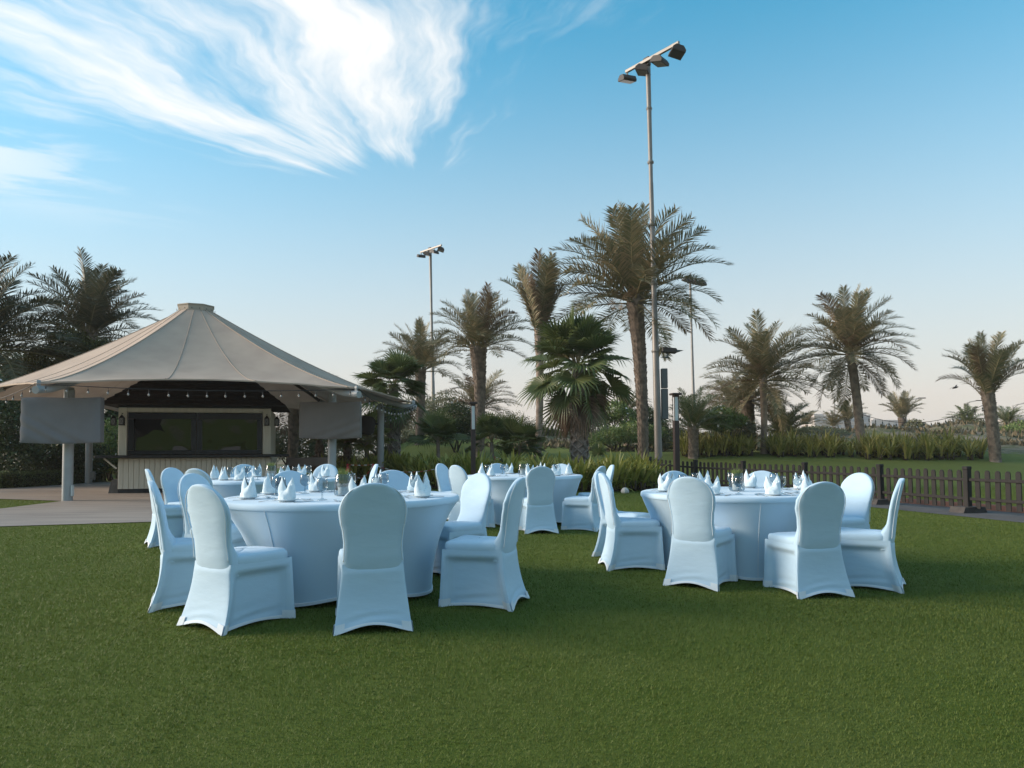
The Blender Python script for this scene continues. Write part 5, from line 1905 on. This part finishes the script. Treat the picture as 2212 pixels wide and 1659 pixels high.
shrub('spreading low bush on the slope behind the large palms', 'bush', [cl(1320, 940, 38.5, 34, 22, 1.2), cl(1365, 935, 38.5, 36, 26, 1.2), cl(1410, 940, 39, 34, 22, 1.2), cl(1285, 950, 38, 24, 15, 1)], 10000, .11, MDLEAF, 4, name='bush')
shrub('dark tall bush between the largest trunk and the mast', 'bush', [cl(1395, 905, 41, 30, 30, 1.2), cl(1418, 925, 41, 26, 26, 1.1)], 5000, .13, DKLEAF, 4, name='bush')
shrub('olive scrub right of the tall mast', 'bush', [cl(1460, 945, 39, 30, 22, 1.2), cl(1490, 950, 39.5, 26, 18, 1.1), cl(1440, 955, 38.5, 22, 14, 1)], 6000, .11, GYLEAF, 4, name='bush')
shrub('round-crowned plumeria tree with bare forking stems at the right', 'tree', [cl(1555, 898, 33.8, 34, 20, 1.0), cl(1525, 908, 33.8, 24, 16, .8), cl(1588, 908, 33.8, 24, 16, .8), cl(1555, 918, 33.6, 36, 14, .9)], 4200, .15, MDLEAF, 7, name='plumeria_tree', trunk_r=.05, flowers=25, aspect=.4)
shrub('grey-green bush with white blossoms right of the plumeria', 'bush', [cl(1605, 930, 35, 26, 26, 1), cl(1578, 945, 35, 22, 18, .8)], 3600, .13, GYLEAF, 4, name='bush', flowers=40)
shrub('low grey bush on the dune crest right of the leaning palm', 'bush', [cl(1975, 918, 54, 16, 13, .8), cl(1990, 922, 54, 14, 9, .7)], 1500, .15, GYLEAF, 3, name='bush')
shrub('pale bush beside the vase-shaped palm', 'bush', [cl(2112, 920, 49, 18, 14, .9), cl(2125, 926, 49, 12, 10, .8)], 1800, .13, GYLEAF, 3, name='bush')
shrub('dark green scrub on the slope at the right edge', 'bush', [cl(2185, 935, 44, 34, 16, 1.3), cl(2212, 925, 45, 26, 16, 1.2)], 4000, .13, MDLEAF, 3, name='bush')
shrub('dark green scrub on the dune left of the leaning palm', 'bush', [cl(1760, 930, 46, 40, 10, 1.4), cl(1800, 938, 44, 34, 12, 1.3), cl(1720, 935, 45, 24, 9, 1.1)], 5000, .11, GYLEAF, 3, name='bush')
# dry ground cover over the dune face
def ground_cover():
    n = 26000
    x = rng.uniform(-9, 34, n)
    y = rng.uniform(37.5, 53, n)
    pat = np.sin(x * .9 + np.sin(y * .7) * 2) + np.sin(y * 1.1 + x * .4) + rng.normal(0, .5, n)
    k = pat > .15
    x, y = x[k], y[k]
    n = len(x)
    z = zg(x, y)
    h = rng.uniform(.08, .34, n)
    a = rng.uniform(0, 6.28, n)
    w = h * .35
    b = np.stack([x, y, z - .02], -1)
    s = np.stack([np.cos(a) * w, np.sin(a) * w, 0 * w], -1)
    tip = b + np.stack([rng.normal(0, .3, n) * h, rng.normal(0, .3, n) * h, h], -1)
    V = np.stack([b - s, b + s, tip], 1).reshape(-1, 3)
    o = link('dune_scrub', np_mesh('dune_scrub', V, np.arange(3 * n).reshape(n, 3), leaf_mat('dune_scrub_leaf', (.060, .065, .033), (.21, .165, .105, 1.0), .1, .8)))
    o['kind'] = 'stuff'
    o['label'] = 'dry scrub and grass tufts over the dune slope'
ground_cover()
# string of bulbs between the two right palms
a, b = P(1856, 893, 33.9), P(2130, 872, 31.0)
m_ = a.lerp(b, .42); m_.z -= 0
string_lights([a, b], [18], 'black string of bulbs between the leaning palm and the vase-shaped palm', [.62], r=.012, drop=1.25)
a, b = P(1135, 925, 34.0), P(1352, 905, 26.6)
string_lights([P(1162, 905, 29.5), P(1368, 892, 26.5)], [10], 'string of bulbs from the slim palm to the largest palm trunk', [.45], r=.010)
# white stone at the end of the lily bed
tag(MB().lathe([(.001, .16), (.06, .15), (.11, .09), (.12, .03), (.10, 0)], 7).build('white_rock', mat('white_rock_stone', (.55, .53, .50), .9, (.42, .40, .38), 9, bump=.5, bscale=10), None, False, (3.15, 20.3, zf(3.15, 20.3))),
    'white rock lying at the foot of the lily bed', 'rock')

# ---------------------------------------------------------------- the dusty air
hz = MB().box((0, 1500, 20), (5000, 3700, 60)).build('haze', None)
hz['kind'] = 'stuff'
hz['label'] = 'thin dusty coastal haze'
hm_ = bpy.data.materials.new('dusty_air')
hm_.use_nodes = True
hm_.node_tree.nodes.clear()
ho = hm_.node_tree.nodes.new('ShaderNodeOutputMaterial')
hv = hm_.node_tree.nodes.new('ShaderNodeVolumePrincipled')
hv.inputs['Color'].default_value = (.92, .90, .88, 1)
hv.inputs['Density'].default_value = 0.0005
hm_.node_tree.links.new(hv.outputs[0], ho.inputs['Volume'])
hz.data.materials.clear()
hz.data.materials.append(hm_)
